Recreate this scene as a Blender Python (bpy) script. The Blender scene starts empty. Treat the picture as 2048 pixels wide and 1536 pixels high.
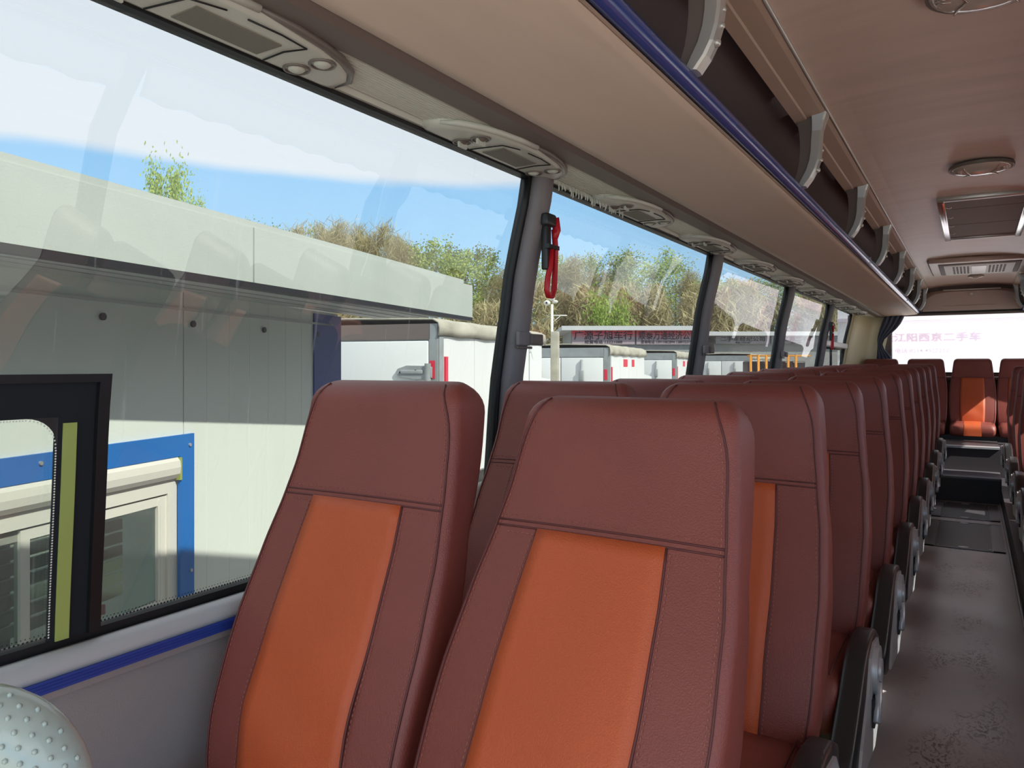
import bpy, bmesh, math, random
from mathutils import Vector, Matrix
random.seed(7)
PI = math.pi
scene = bpy.context.scene
C = bpy.context.collection
# ---------------------------------------------------------------- camera
TH = math.atan(921 / 1500.0)
CT, ST = math.cos(TH), math.sin(TH)
EYE = 1.26
cam_data = bpy.data.cameras.new('camera')
cam = bpy.data.objects.new('camera', cam_data); C.objects.link(cam)
cam_data.sensor_width = 36; cam_data.lens = 1500 / 2048 * 36
cam_data.shift_y = -37 / 2048.0
cam_data.clip_start = 0.02; cam_data.clip_end = 500
cam.location = (0, 0, EYE)
cam.rotation_euler = (PI / 2, 0, TH)
scene.camera = cam
# ---------------------------------------------------------------- view
vs = scene.view_settings
vs.view_transform = 'Standard'; vs.look = 'None'; vs.gamma = 1; vs.use_curve_mapping = False
vs.exposure = 1.05
scene.cycles.use_denoising = True
scene.cycles.max_bounces = 10; scene.cycles.diffuse_bounces = 6; scene.cycles.transparent_max_bounces = 16
scene.cycles.sample_clamp_indirect = 8
# ---------------------------------------------------------------- world
world = bpy.data.worlds.new('sky'); scene.world = world; world.use_nodes = True
wn, wl = world.node_tree.nodes, world.node_tree.links
wn.clear()
def N(nodes, t, **k):
    n = nodes.new(t)
    for a, b in k.items(): setattr(n, a, b)
    return n
wo = N(wn, 'ShaderNodeOutputWorld'); bg = N(wn, 'ShaderNodeBackground')
tc = N(wn, 'ShaderNodeTexCoord'); sep = N(wn, 'ShaderNodeSeparateXYZ')
wl.new(tc.outputs['Generated'], sep.inputs[0])
ramp = N(wn, 'ShaderNodeValToRGB')
ramp.color_ramp.elements[0].position = 0.0; ramp.color_ramp.elements[0].color = (.50, .74, .95, 1)
ramp.color_ramp.elements[1].position = 0.5; ramp.color_ramp.elements[1].color = (.16, .42, .85, 1)
e = ramp.color_ramp.elements.new(0.2); e.color = (.34, .62, .93, 1)
wl.new(sep.outputs['Z'], ramp.inputs[0])
mp = N(wn, 'ShaderNodeMapping'); mp.inputs['Scale'].default_value = (1.2, 1.2, 6)
nz = N(wn, 'ShaderNodeTexNoise'); nz.inputs['Scale'].default_value = 1.4; nz.inputs['Detail'].default_value = 5
wl.new(tc.outputs['Generated'], mp.inputs[0]); wl.new(mp.outputs[0], nz.inputs['Vector'])
ma = N(wn, 'ShaderNodeMath', operation='MULTIPLY_ADD'); ma.inputs[1].default_value = 0.055
wl.new(nz.outputs['Fac'], ma.inputs[0]); wl.new(sep.outputs['Z'], ma.inputs[2])
mr = N(wn, 'ShaderNodeMapRange', interpolation_type='SMOOTHSTEP')
mr.inputs['From Min'].default_value = .256; mr.inputs['From Max'].default_value = .272
wl.new(ma.outputs[0], mr.inputs['Value'])
cl = N(wn, 'ShaderNodeMath', operation='MULTIPLY'); cl.inputs[1].default_value = .93
wl.new(mr.outputs[0], cl.inputs[0])
mx = N(wn, 'ShaderNodeMix', data_type='RGBA')
mx.inputs['B'].default_value = (.78, .81, .87, 1)
wl.new(cl.outputs[0], mx.inputs['Factor']); wl.new(ramp.outputs[0], mx.inputs['A'])
wl.new(mx.outputs['Result'], bg.inputs['Color']); bg.inputs['Strength'].default_value = 1.15
wl.new(bg.outputs[0], wo.inputs[0])
# ---------------------------------------------------------------- sun (from the right and slightly behind the camera)
sd = bpy.data.lights.new('sun', 'SUN'); sun = bpy.data.objects.new('sun', sd); C.objects.link(sun)
sd.energy = 4.6; sd.angle = math.radians(.6); sd.color = (1, .96, .88)
SUNV = Vector((-1, .22, -.94)).normalized()
sun.rotation_euler = SUNV.to_track_quat('-Z', 'Y').to_euler()
sun.location = (9, -3, 8)

# ================================================================ helpers
def W(px, d, py=731.0):
    u = (px - 1024) / 1500 * d
    return Vector((u * CT - d * ST, u * ST + d * CT, EYE - (py - 731) / 1500 * d))
def tag(o, label=None, cat=None, group=None, kind=None):
    if label: o['label'] = label
    if cat: o['category'] = cat
    if group: o['group'] = group
    if kind: o['kind'] = kind
    return o
def link(name, mesh, parent=None):
    o = bpy.data.objects.new(name, mesh); C.objects.link(o)
    if parent: o.parent = parent
    return o
def empty(name, loc=(0, 0, 0), rz=0):
    o = bpy.data.objects.new(name, None); C.objects.link(o); o.location = loc
    o.rotation_euler = (0, 0, rz); o.empty_display_size = .1
    return o
def copy_tree(o, parent=None):
    c = o.copy(); C.objects.link(c); c.parent = parent
    for ch in [x for x in bpy.data.objects if x.parent == o]: copy_tree(ch, c)
    return c
class MB:
    def __init__(s): s.v = []; s.f = []; s.sm = []
    def add(s, vs, fs, smooth=False):
        b = len(s.v); s.v += [tuple(v) for v in vs]
        for f in fs: s.f.append([i + b for i in f]); s.sm.append(smooth)
        return s
    def box(s, a, b, smooth=False):
        x0, y0, z0 = a; x1, y1, z1 = b
        if x0 > x1: x0, x1 = x1, x0
        if y0 > y1: y0, y1 = y1, y0
        if z0 > z1: z0, z1 = z1, z0
        v = [(x0,y0,z0),(x1,y0,z0),(x1,y1,z0),(x0,y1,z0),(x0,y0,z1),(x1,y0,z1),(x1,y1,z1),(x0,y1,z1)]
        return s.add(v, [(0,3,2,1),(4,5,6,7),(0,1,5,4),(1,2,6,5),(2,3,7,6),(3,0,4,7)], smooth)
    def rbox(s, a, b, r=.01, seg=3):
        """box with rounded edges"""
        bm = bmesh.new(); bmesh.ops.create_cube(bm, size=1)
        c = [(a[i]+b[i])/2 for i in range(3)]; d = [abs(b[i]-a[i]) for i in range(3)]
        for v in bm.verts: v.co = Vector([v.co[i]*d[i]+c[i] for i in range(3)])
        r = min(r, min(d)*.49)
        bmesh.ops.bevel(bm, geom=bm.edges[:], offset=r, segments=seg, profile=.5, affect='EDGES')
        bm.verts.index_update()
        s.add([v.co for v in bm.verts], [[v.index for v in f.verts] for f in bm.faces], True); bm.free()
        return s
    def prism(s, poly, axis, lo, hi, smooth=False):
        """poly = 2D points; axis 'y' -> points are (x,z); 'x' -> (y,z); 'z' -> (x,y)"""
        def p(q, t):
            return {'y': (q[0], t, q[1]), 'x': (t, q[0], q[1]), 'z': (q[0], q[1], t)}[axis]
        n = len(poly); v = [p(q, lo) for q in poly] + [p(q, hi) for q in poly]
        s.add(v, [(i, (i+1) % n, n+(i+1) % n, n+i) for i in range(n)], smooth)
        s.add(v, [list(range(n))[::-1], [n+i for i in range(n)]], False)
        return s
    def tube(s, pts, r, n=8, closed=False, flat=1.0):
        pts = [Vector(p) for p in pts]; m = len(pts)
        rs = r if isinstance(r, (list, tuple)) else [r]*m
        vs = []; up = None
        for i, p in enumerate(pts):
            a = pts[(i-1) % m] if (closed or i > 0) else p; b = pts[(i+1) % m] if (closed or i < m-1) else p
            t = (b-a).normalized()
            if up is None:
                up = Vector((0,0,1)) if abs(t.z) < .9 else Vector((1,0,0))
            sd_ = t.cross(up).normalized(); up2 = sd_.cross(t).normalized(); up = up2
            for k in range(n):
                an = 2*PI*k/n; vs.append(p + sd_*math.cos(an)*rs[i] + up2*math.sin(an)*rs[i]*flat)
        fs = []
        for i in range(m if closed else m-1):
            for k in range(n):
                j = (i+1) % m
                fs.append((i*n+k, i*n+(k+1) % n, j*n+(k+1) % n, j*n+k))
        if not closed: fs += [list(range(n))[::-1], [(m-1)*n+k for k in range(n)]]
        return s.add(vs, fs, True)
    def disc(s, c, r, h, axis='z', n=20, r2=None, sx=1, sy=1):
        """cylinder centred at c, from -h/2 to h/2"""
        r2 = r if r2 is None else r2; vs = []
        for t, rr in ((-h/2, r), (h/2, r2)):
            for k in range(n):
                a = 2*PI*k/n; u, w = rr*math.cos(a)*sx, rr*math.sin(a)*sy
                vs.append({'z': (c[0]+u, c[1]+w, c[2]+t), 'x': (c[0]+t, c[1]+u, c[2]+w), 'y': (c[0]+u, c[1]+t, c[2]+w)}[axis])
        s.add(vs, [(k, (k+1) % n, n+(k+1) % n, n+k) for k in range(n)], True)
        return s.add(vs, [list(range(n))[::-1], [n+k for k in range(n)]], False)
    def ball(s, c, r, n=10, sc=(1,1,1)):
        vs = []; m = n//2
        for i in range(m+1):
            ph = PI*i/m
            for k in range(n):
                a = 2*PI*k/n
                vs.append((c[0]+r*sc[0]*math.sin(ph)*math.cos(a), c[1]+r*sc[1]*math.sin(ph)*math.sin(a), c[2]+r*sc[2]*math.cos(ph)))
        return s.add(vs, [(i*n+k, (i+1)*n+k, (i+1)*n+(k+1) % n, i*n+(k+1) % n) for i in range(m) for k in range(n)], True)
    def grid(s, rows, smooth=True, closed=False, caps=False):
        m = len(rows[0]); vs = [p for r in rows for p in r]; fs = []
        for i in range(len(rows)-1):
            for k in range(m if closed else m-1):
                fs.append((i*m+k, i*m+(k+1) % m, (i+1)*m+(k+1) % m, (i+1)*m+k))
        if caps: fs += [list(range(m))[::-1], [(len(rows)-1)*m+k for k in range(m)]]
        return s.add(vs, fs, smooth)
    def mesh(s, name, mat=None):
        me = bpy.data.meshes.new(name); me.from_pydata(s.v, [], s.f)
        me.polygons.foreach_set('use_smooth', s.sm)
        bm = bmesh.new(); bm.from_mesh(me); bmesh.ops.recalc_face_normals(bm, faces=bm.faces); bm.to_mesh(me); bm.free()
        if mat: me.materials.append(mat)
        me.update(); return me
    def build(s, name, mat=None, parent=None):
        return link(name, s.mesh(name, mat), parent)
def arc(cx, cy, r, a0, a1, n=6):
    return [(cx+r*math.cos(math.radians(a0+(a1-a0)*i/n)), cy+r*math.sin(math.radians(a0+(a1-a0)*i/n))) for i in range(n+1)]
def interp(tab, x):
    if x <= tab[0][0]: return tab[0][1]
    for (a, u), (b, w) in zip(tab, tab[1:]):
        if x <= b:
            t = (x-a)/(b-a); t = t*t*(3-2*t)*.35 + t*.65
            return u+(w-u)*t
    return tab[-1][1]
# ---------------------------------------------------------------- materials
def srgb(r, g, b):
    f = lambda c: (c/255/12.92) if c/255 <= .04045 else ((c/255+.055)/1.055)**2.4
    return (f(r), f(g), f(b), 1)
def mat(name, col, rough=.6, metal=0, bump=0, bscale=200, var=0, vscale=3, stretch=(1,1,1), emit=None, spec=.5, coord='Object'):
    m = bpy.data.materials.new(name); m.use_nodes = True
    n, l = m.node_tree.nodes, m.node_tree.links
    b = n['Principled BSDF']; b.inputs['Base Color'].default_value = col
    b.inputs['Roughness'].default_value = rough; b.inputs['Metallic'].default_value = metal
    b.inputs['Specular IOR Level'].default_value = spec
    t = N(n, 'ShaderNodeTexCoord'); mpp = N(n, 'ShaderNodeMapping'); mpp.inputs['Scale'].default_value = stretch
    l.new(t.outputs[coord], mpp.inputs[0])
    if var:
        q = N(n, 'ShaderNodeTexNoise'); q.inputs['Scale'].default_value = vscale; q.inputs['Detail'].default_value = 6
        l.new(mpp.outputs[0], q.inputs['Vector'])
        x = N(n, 'ShaderNodeMix', data_type='RGBA')
        x.inputs['A'].default_value = tuple(max(0, c*(1-var)) for c in col[:3])+(1,)
        x.inputs['B'].default_value = tuple(min(1, c*(1+var)) for c in col[:3])+(1,)
        r_ = N(n, 'ShaderNodeMapRange'); r_.inputs['From Min'].default_value = .3; r_.inputs['From Max'].default_value = .7
        l.new(q.outputs['Fac'], r_.inputs['Value']); l.new(r_.outputs[0], x.inputs['Factor'])
        l.new(x.outputs['Result'], b.inputs['Base Color'])
    if bump:
        q2 = N(n, 'ShaderNodeTexNoise'); q2.inputs['Scale'].default_value = bscale; q2.inputs['Detail'].default_value = 3
        l.new(mpp.outputs[0], q2.inputs['Vector'])
        bp = N(n, 'ShaderNodeBump'); bp.inputs['Strength'].default_value = bump; bp.inputs['Distance'].default_value = .002
        l.new(q2.outputs['Fac'], bp.inputs['Height']); l.new(bp.outputs[0], b.inputs['Normal'])
    if emit:
        b.inputs['Emission Color'].default_value = col; b.inputs['Emission Strength'].default_value = emit
    return m
M = {}
M['maroon'] = mat('maroon_leather', srgb(128,63,54), .45, bump=.5, bscale=420, var=.06, vscale=6)
M['orange'] = mat('orange_leather', srgb(188,84,42), .5, bump=.5, bscale=420, var=.05, vscale=5)
M['seam'] = mat('seam_thread_dark', srgb(92,44,42), .6)
M['stitch'] = mat('stitch_thread', srgb(170,105,92), .7)
M['ceiling'] = mat('ceiling_vinyl', srgb(212,190,178), .32, bump=.2, bscale=60, var=.07, vscale=2.2, stretch=(1,5,1))
M['rackskin'] = mat('rack_underside_vinyl', srgb(186,162,146), .5, bump=.2, bscale=300, var=.03, vscale=3, stretch=(6,1,1))
M['strip'] = mat('dark_taupe_trim', srgb(112,100,94), .55, bump=.1)
M['ribbed'] = mat('pale_grey_profile', srgb(216,220,208), .35, spec=.6)
M['panelgrey'] = mat('pale_grey_plastic', srgb(200,202,192), .38, bump=.1, bscale=300)
M['panelrim'] = mat('panel_rim_plastic', srgb(112,104,98), .3)
M['mesh_grey'] = mat('speaker_mesh', srgb(128,126,116), .7, bump=.6, bscale=900)
M['blackplastic'] = mat('black_plastic', srgb(40,40,42), .35, bump=.15, bscale=300)
M['rubber'] = mat('black_rubber', srgb(16,16,17), .5)
M['pillar'] = mat('grey_pillar_fabric', srgb(128,122,124), .6, bump=.3, bscale=500, var=.04)
M['wall'] = mat('grey_wall_vinyl', srgb(150,142,140), .6, bump=.35, bscale=400, var=.05, vscale=4)
M['sill'] = mat('pale_sill_moulding', srgb(176,178,180), .4)
M['blue'] = mat('blue_strip', srgb(40,62,142), .45)
M['bluerail'] = mat('blue_glossy_rail', srgb(56,74,140), .16, spec=.8)
M['darkin'] = mat('dark_rack_lining', srgb(88,74,72), .8, bump=.3)
M['silver'] = mat('silver_plastic', srgb(196,194,190), .3, metal=.5)
M['matteblack'] = mat('matte_black_border', srgb(34,36,40), .8, spec=.2)
M['chrome'] = mat('chrome', srgb(225,222,218), .12, metal=1)
M['metalgrey'] = mat('recliner_metal', srgb(186,188,192), .35, metal=.35)
M['floorm'] = None
M['darkgrey'] = mat('dark_floor_panel', srgb(66,62,66), .45, bump=.2)
M['beige'] = mat('beige_corner_vinyl', srgb(214,200,160), .6, var=.03)
M['curtain'] = mat('slate_curtain', srgb(96,104,122), .85, bump=.3)
M['yellow'] = mat('yellow_edge_tape', srgb(220,210,40), .5)
M['red'] = mat('red_plastic', srgb(196,28,40), .4)
M['white'] = mat('white_enamel', srgb(226,224,220), .4)
M['cabinwall'] = mat('cabin_wall_panel', srgb(226,232,222), .5, var=.025, vscale=1.5, stretch=(1,1,.3))
M['fascia'] = mat('cabin_fascia', srgb(182,190,182), .55, var=.05, vscale=2.5, bump=.3, bscale=120)
M['soffit'] = mat('cabin_soffit', srgb(196,200,196), .6)
M['framenavy'] = mat('blue_cabin_trim', srgb(10,110,190), .4, var=.06)
M['navy'] = mat('navy_corner_post', srgb(4,56,140), .5, var=.05)
M['pvc'] = mat('white_pvc', srgb(226,224,212), .35)
M['seal'] = mat('olive_rubber_seal', srgb(160,172,92), .6)
M['truck'] = mat('truck_panel', srgb(226,228,226), .45, var=.03, vscale=1.2)
M['truckdirty'] = mat('truck_canvas_cap', srgb(176,172,156), .8, var=.22, vscale=2.5, stretch=(1,1,2), bump=.6, bscale=40)
M['truckgrey'] = mat('truck_frame_grey', srgb(150,156,156), .5, var=.12, vscale=5)
M['tyre'] = mat('tyre_rubber', srgb(28,28,28), .8)
M['tapered'] = mat('red_reflective_tape', srgb(222,44,72), .4)
M['greywall'] = mat('grey_building_wall', srgb(150,152,150), .7, var=.1)
M['roofgrey'] = mat('building_roof_edge', srgb(190,192,192), .6)
M['signgrey'] = mat('faded_sign_grey', srgb(150,148,152), .6, var=.15, vscale=2)
M['ink'] = mat('sign_lettering', srgb(30,28,34), .6)
M['rust'] = mat('orange_machine_paint', srgb(222,150,50), .5)
M['bark'] = mat('tree_bark', srgb(104,92,74), .9, var=.2)
def leafmat(name, col, col2):
    m = bpy.data.materials.new(name); m.use_nodes = True
    n, l = m.node_tree.nodes, m.node_tree.links; b = n['Principled BSDF']
    b.inputs['Roughness'].default_value = .7
    g = N(n, 'ShaderNodeNewGeometry'); r_ = N(n, 'ShaderNodeValToRGB')
    r_.color_ramp.elements[0].color = col; r_.color_ramp.elements[1].color = col2
    l.new(g.outputs['Random Per Island'], r_.inputs[0]); l.new(r_.outputs[0], b.inputs['Base Color'])
    tr = N(n, 'ShaderNodeBsdfTranslucent'); l.new(r_.outputs[0], tr.inputs['Color'])
    ms = N(n, 'ShaderNodeMixShader'); ms.inputs[0].default_value = .4
    l.new(b.outputs[0], ms.inputs[1]); l.new(tr.outputs[0], ms.inputs[2]); l.new(ms.outputs[0], n['Material Output'].inputs[0])
    return m
M['leafgreen'] = leafmat('spring_green_leaves', srgb(120,140,70), srgb(186,200,110))
M['leafdark'] = leafmat('dull_green_leaves', srgb(108,122,80), srgb(172,180,118))
M['leafbrown'] = leafmat('brown_budding_twigs', srgb(140,130,92), srgb(204,192,146))
M['leafbright'] = leafmat('bright_green_leaves', srgb(122,152,62), srgb(178,196,104))
def glassmat(name, tint, dirt_haze=.0, ior=1.5, trans=0.0, streak=True, col=(.9,.92,.95,1)):
    m = bpy.data.materials.new(name); m.use_nodes = True
    n, l = m.node_tree.nodes, m.node_tree.links; n.clear()
    out = N(n, 'ShaderNodeOutputMaterial'); tb = N(n, 'ShaderNodeBsdfTransparent'); tb.inputs[0].default_value = tint
    gb = N(n, 'ShaderNodeBsdfGlossy'); gb.inputs['Roughness'].default_value = .0
    ge = N(n, 'ShaderNodeNewGeometry'); dt = N(n, 'ShaderNodeVectorMath', operation='DOT_PRODUCT')
    l.new(ge.outputs['Normal'], dt.inputs[0]); l.new(ge.outputs['Incoming'], dt.inputs[1])
    ab = N(n, 'ShaderNodeMath', operation='ABSOLUTE'); l.new(dt.outputs['Value'], ab.inputs[0])
    iv = N(n, 'ShaderNodeMath', operation='SUBTRACT'); iv.inputs[0].default_value = 1; l.new(ab.outputs[0], iv.inputs[1])
    pw = N(n, 'ShaderNodeMath', operation='POWER'); pw.inputs[1].default_value = 5; l.new(iv.outputs[0], pw.inputs[0])
    fr = N(n, 'ShaderNodeMath', operation='MULTIPLY_ADD'); fr.inputs[1].default_value = .9; fr.inputs[2].default_value = .065; l.new(pw.outputs[0], fr.inputs[0])
    m1 = N(n, 'ShaderNodeMixShader'); l.new(fr.outputs[0], m1.inputs[0]); l.new(tb.outputs[0], m1.inputs[1]); l.new(gb.outputs[0], m1.inputs[2])
    last = m1
    if dirt_haze or trans:
        di = N(n, 'ShaderNodeBsdfDiffuse'); di.inputs[0].default_value = col
        ts = N(n, 'ShaderNodeBsdfTranslucent'); ts.inputs[0].default_value = col
        m2 = N(n, 'ShaderNodeMixShader'); m2.inputs[0].default_value = .6 if trans else .5
        l.new(di.outputs[0], m2.inputs[1]); l.new(ts.outputs[0], m2.inputs[2])
        m3 = N(n, 'ShaderNodeMixShader'); l.new(last.outputs[0], m3.inputs[1]); l.new(m2.outputs[0], m3.inputs[2])
        if streak:
            t = N(n, 'ShaderNodeTexCoord'); p = N(n, 'ShaderNodeMapping'); p.inputs['Scale'].default_value = (1, 55, 2.2)
            q = N(n, 'ShaderNodeTexNoise'); q.inputs['Scale'].default_value = 1; q.inputs['Detail'].default_value = 4
            l.new(t.outputs['Object'], p.inputs[0]); l.new(p.outputs[0], q.inputs['Vector'])
            r1 = N(n, 'ShaderNodeMapRange'); r1.inputs['From Min'].default_value = .64; r1.inputs['From Max'].default_value = .82
            r1.inputs['To Min'].default_value = dirt_haze; r1.inputs['To Max'].default_value = dirt_haze+.22
            l.new(q.outputs['Fac'], r1.inputs['Value']); l.new(r1.outputs[0], m3.inputs[0])
        else: m3.inputs[0].default_value = dirt_haze
        last = m3
    l.new(last.outputs[0], out.inputs[0]); return m
M['glass'] = glassmat('tinted_side_glass', (.43,.45,.44,1), dirt_haze=.02)
M['glassr'] = glassmat('clear_side_glass', (.9,.92,.92,1), dirt_haze=.02, streak=False)
M['glassrear'] = glassmat('brightened_rear_glass', (.97,.97,.97,1), dirt_haze=.30, trans=1, streak=False, col=(1,.97,.95,1))  # white scatter put into the pane to brighten the bus rear
M['sashglass'] = glassmat('sash_glass', (.86,.90,.87,1), dirt_haze=.02, streak=False)
M['winglass'] = glassmat('cabin_window_glass', (.55,.62,.58,1), dirt_haze=.05, streak=False)
M['lens'] = glassmat('lamp_lens', (.95,.95,.95,1), dirt_haze=.35, streak=False)
def floor_material():
    m = mat('worn_aisle_vinyl', srgb(190,182,182), .34, bump=.2, bscale=40)
    n, l = m.node_tree.nodes, m.node_tree.links; b = n['Principled BSDF']
    t = N(n, 'ShaderNodeTexCoord')
    q = N(n, 'ShaderNodeTexNoise'); q.inputs['Scale'].default_value = 5; q.inputs['Detail'].default_value = 8
    mpp = N(n, 'ShaderNodeMapping'); mpp.inputs['Scale'].default_value = (1, .5, 1)
    l.new(t.outputs['Object'], mpp.inputs[0]); l.new(mpp.outputs[0], q.inputs['Vector'])
    q2 = N(n, 'ShaderNodeTexNoise'); q2.inputs['Scale'].default_value = 38; q2.inputs['Detail'].default_value = 4; q2.inputs['Distortion'].default_value = 2.5
    l.new(mpp.outputs[0], q2.inputs['Vector'])
    sp = N(n, 'ShaderNodeSeparateXYZ'); l.new(t.outputs['Object'], sp.inputs[0])
    # scuffed middle of the aisle: a band in x
    ab = N(n, 'ShaderNodeMath', operation='ADD'); ab.inputs[1].default_value = .05; l.new(sp.outputs['X'], ab.inputs[0])
    ab2 = N(n, 'ShaderNodeMath', operation='ABSOLUTE'); l.new(ab.outputs[0], ab2.inputs[0])
    band = N(n, 'ShaderNodeMapRange'); band.inputs['From Min'].default_value = .2; band.inputs['From Max'].default_value = .08
    l.new(ab2.outputs[0], band.inputs['Value'])
    th = N(n, 'ShaderNodeMapRange'); th.inputs['From Min'].default_value = .5; th.inputs['From Max'].default_value = .6
    l.new(q2.outputs['Fac'], th.inputs['Value'])
    th1 = N(n, 'ShaderNodeMapRange'); th1.inputs['From Min'].default_value = .45; th1.inputs['From Max'].default_value = .62
    l.new(q.outputs['Fac'], th1.inputs['Value'])
    mu = N(n, 'ShaderNodeMath', operation='MULTIPLY'); l.new(th.outputs[0], mu.inputs[0]); l.new(band.outputs[0], mu.inputs[1])
    mu2 = N(n, 'ShaderNodeMath', operation='MULTIPLY'); l.new(mu.outputs[0], mu2.inputs[0]); l.new(th1.outputs[0], mu2.inputs[1])
    cr = N(n, 'ShaderNodeMix', data_type='RGBA'); cr.inputs['A'].default_value = srgb(198,190,190); cr.inputs['B'].default_value = srgb(120,106,102)
    l.new(mu2.outputs[0], cr.inputs['Factor']); l.new(cr.outputs['Result'], b.inputs['Base Color'])
    rr = N(n, 'ShaderNodeMapRange'); rr.inputs['To Min'].default_value = .26; rr.inputs['To Max'].default_value = .42
    l.new(q.outputs['Fac'], rr.inputs['Value']); l.new(rr.outputs[0], b.inputs['Roughness'])
    return m
M['floorm'] = floor_material()
def ground_material():
    m = mat('dusty_yard_concrete', srgb(178,172,160), .9, var=.15, vscale=.6, bump=.5, bscale=30)
    return m
M['ground'] = ground_material()
def sign_material():
    m = mat('red_fading_banner', srgb(196,70,80), .6)
    n, l = m.node_tree.nodes, m.node_tree.links; b = n['Principled BSDF']
    t = N(n, 'ShaderNodeTexCoord'); sp = N(n, 'ShaderNodeSeparateXYZ'); l.new(t.outputs['Generated'], sp.inputs[0])
    q = N(n, 'ShaderNodeTexNoise'); q.inputs['Scale'].default_value = 6; q.inputs['Detail'].default_value = 5; l.new(t.outputs['Generated'], q.inputs['Vector'])
    a = N(n, 'ShaderNodeMath', operation='MULTIPLY_ADD'); a.inputs[1].default_value = .55; l.new(q.outputs['Fac'], a.inputs[0]); l.new(sp.outputs['Z'], a.inputs[2])
    r_ = N(n, 'ShaderNodeMapRange'); r_.inputs['From Min'].default_value = .72; r_.inputs['From Max'].default_value = 1.1; l.new(a.outputs[0], r_.inputs['Value'])
    x = N(n, 'ShaderNodeMix', data_type='RGBA'); x.inputs['A'].default_value = srgb(158,142,148); x.inputs['B'].default_value = srgb(206,60,72)
    l.new(r_.outputs[0], x.inputs['Factor']); l.new(x.outputs['Result'], b.inputs['Base Color']); return m
M['banner'] = sign_material()

def text_mesh(name, s, size, material, parent, loc, rot, extrude=.004, align='LEFT', xs=1.0):
    cu = bpy.data.curves.new(name, 'FONT'); cu.body = s; cu.size = size; cu.extrude = extrude; cu.align_x = align; cu.resolution_u = 2; cu.offset = size*.012
    t = bpy.data.objects.new(name, cu); C.objects.link(t)
    dg = bpy.context.evaluated_depsgraph_get(); dg.update()
    me = bpy.data.meshes.new_from_object(t.evaluated_get(dg)); me.name = name
    bpy.data.objects.remove(t); me.materials.clear(); me.materials.append(material)
    o = link(name, me, parent); o.location = loc; o.rotation_euler = rot; o.scale = (xs, 1, 1)
    return o

# ================================================================ bus shell
MID = -.03
def mir(x, side): return x if side < 0 else 2*MID - x
WALLC = [(.79,-1.31),(1.15,-1.285),(1.5,-1.235),(1.85,-1.16)]
def xw(z): return interp(WALLC, z)
Y0, Y1 = -1.3, 10.45
YR = 0.0   # right side starts here; shell ahead left out so skylight enters
ZP = .13     # plinth height
# floor: sunken aisle and plinths, hatches, steps
fl = MB().box((-.335, Y0, -.05), (.224, 8.1, 0)).build('floor', M['floorm']); tag(fl, kind='structure')
for side, nm in ((-1, 'trim_1'), (1, 'trim_2')):
    xi = -.335 if side < 0 else .224
    xo = mir(-1.36, side)
    tag(MB().box((xi, Y0, -.05), (xo, Y1, ZP)).build(nm, M['darkgrey']), kind='structure')
    s_ = 1 if side < 0 else -1
    o = MB().tube([(xi+.012*s_, Y0, .012), (xi+.012*s_, 8.1, .012)], .008, 6).build('trim_3' if side < 0 else 'trim_4', M['metalgrey']); tag(o, kind='structure')
    if side < 0: tag(MB().box((xi-.006, Y0, ZP), (xi-.05, 8.0, ZP+.003)).build('trim_5', M['yellow']), kind='structure')
def hatch(y0, y1, lab):
    t = empty('floor_hatch', (-.055, (y0+y1)/2, 0)); tag(t, lab, 'floor hatch', 'hatches set in the aisle floor')
    L = (y1-y0)/2; b = MB(); w = .245
    for a in ((-w, -L, w, -L+.018), (-w, L-.018, w, L), (-w, -L, -w+.07, L), (w-.07, -L, w, L)):
        b.box((a[0], a[1], 0), (a[2], a[3], .006))
    b.build('frame', M['metalgrey_dark'], t)
    MB().box((-w+.074, -L+.022, 0), (w-.074, L-.022, .004)).build('lid', M['darkgrey'], t)
    for yy in (-L+.05, L-.05):
        MB().disc((0, yy, .005), .022, .004, sx=1.5).build('latch', M['metalgrey'], t)
    for sx in (-1, 1):
        for sy in (-1, 1): MB().disc((sx*(w-.09), sy*(L-.045), .0055), .008, .004, n=10).build('screw', M['metalgrey'], t)
M['metalgrey_dark'] = mat('hatch_frame_metal', srgb(112,108,114), .4, metal=.3)
hatch(6.0, 7.02, 'dark floor hatch in the aisle nearer the camera')
hatch(7.18, 8.0, 'dark floor hatch in the aisle just before the steps')
# steps at the rear
st = empty('aisle_steps', (-.055, 8.3, 0)); tag(st, kind='structure', label=None)
st['kind'] = 'structure'; st.name = 'trim_7'
b = MB(); b.box((-.28, -.2, 0), (.28, .3, .215)); b.box((-.28, .3, 0), (.28, 2.1, .45)); b.build('riser', M['darkgrey2'] if 'darkgrey2' in M else M['darkgrey'], st)
b = MB(); b.box((-.28, -.22, .215), (.28, .3, .232)); b.build('lower_tread', M['metalgrey_dark'], st)
b = MB(); b.box((-.28, .28, .45), (.28, .4, .468)); b.build('nosing', M['metalgrey'], st)
tag(MB().box((-1.3, 9.0, ZP), (-.335, Y1, .44)).build('trim_8', M['darkgrey']), kind='structure')
tag(MB().box((.224, 9.0, ZP), (1.24, Y1, .44)).build('trim_9', M['darkgrey']), kind='structure')

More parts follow.
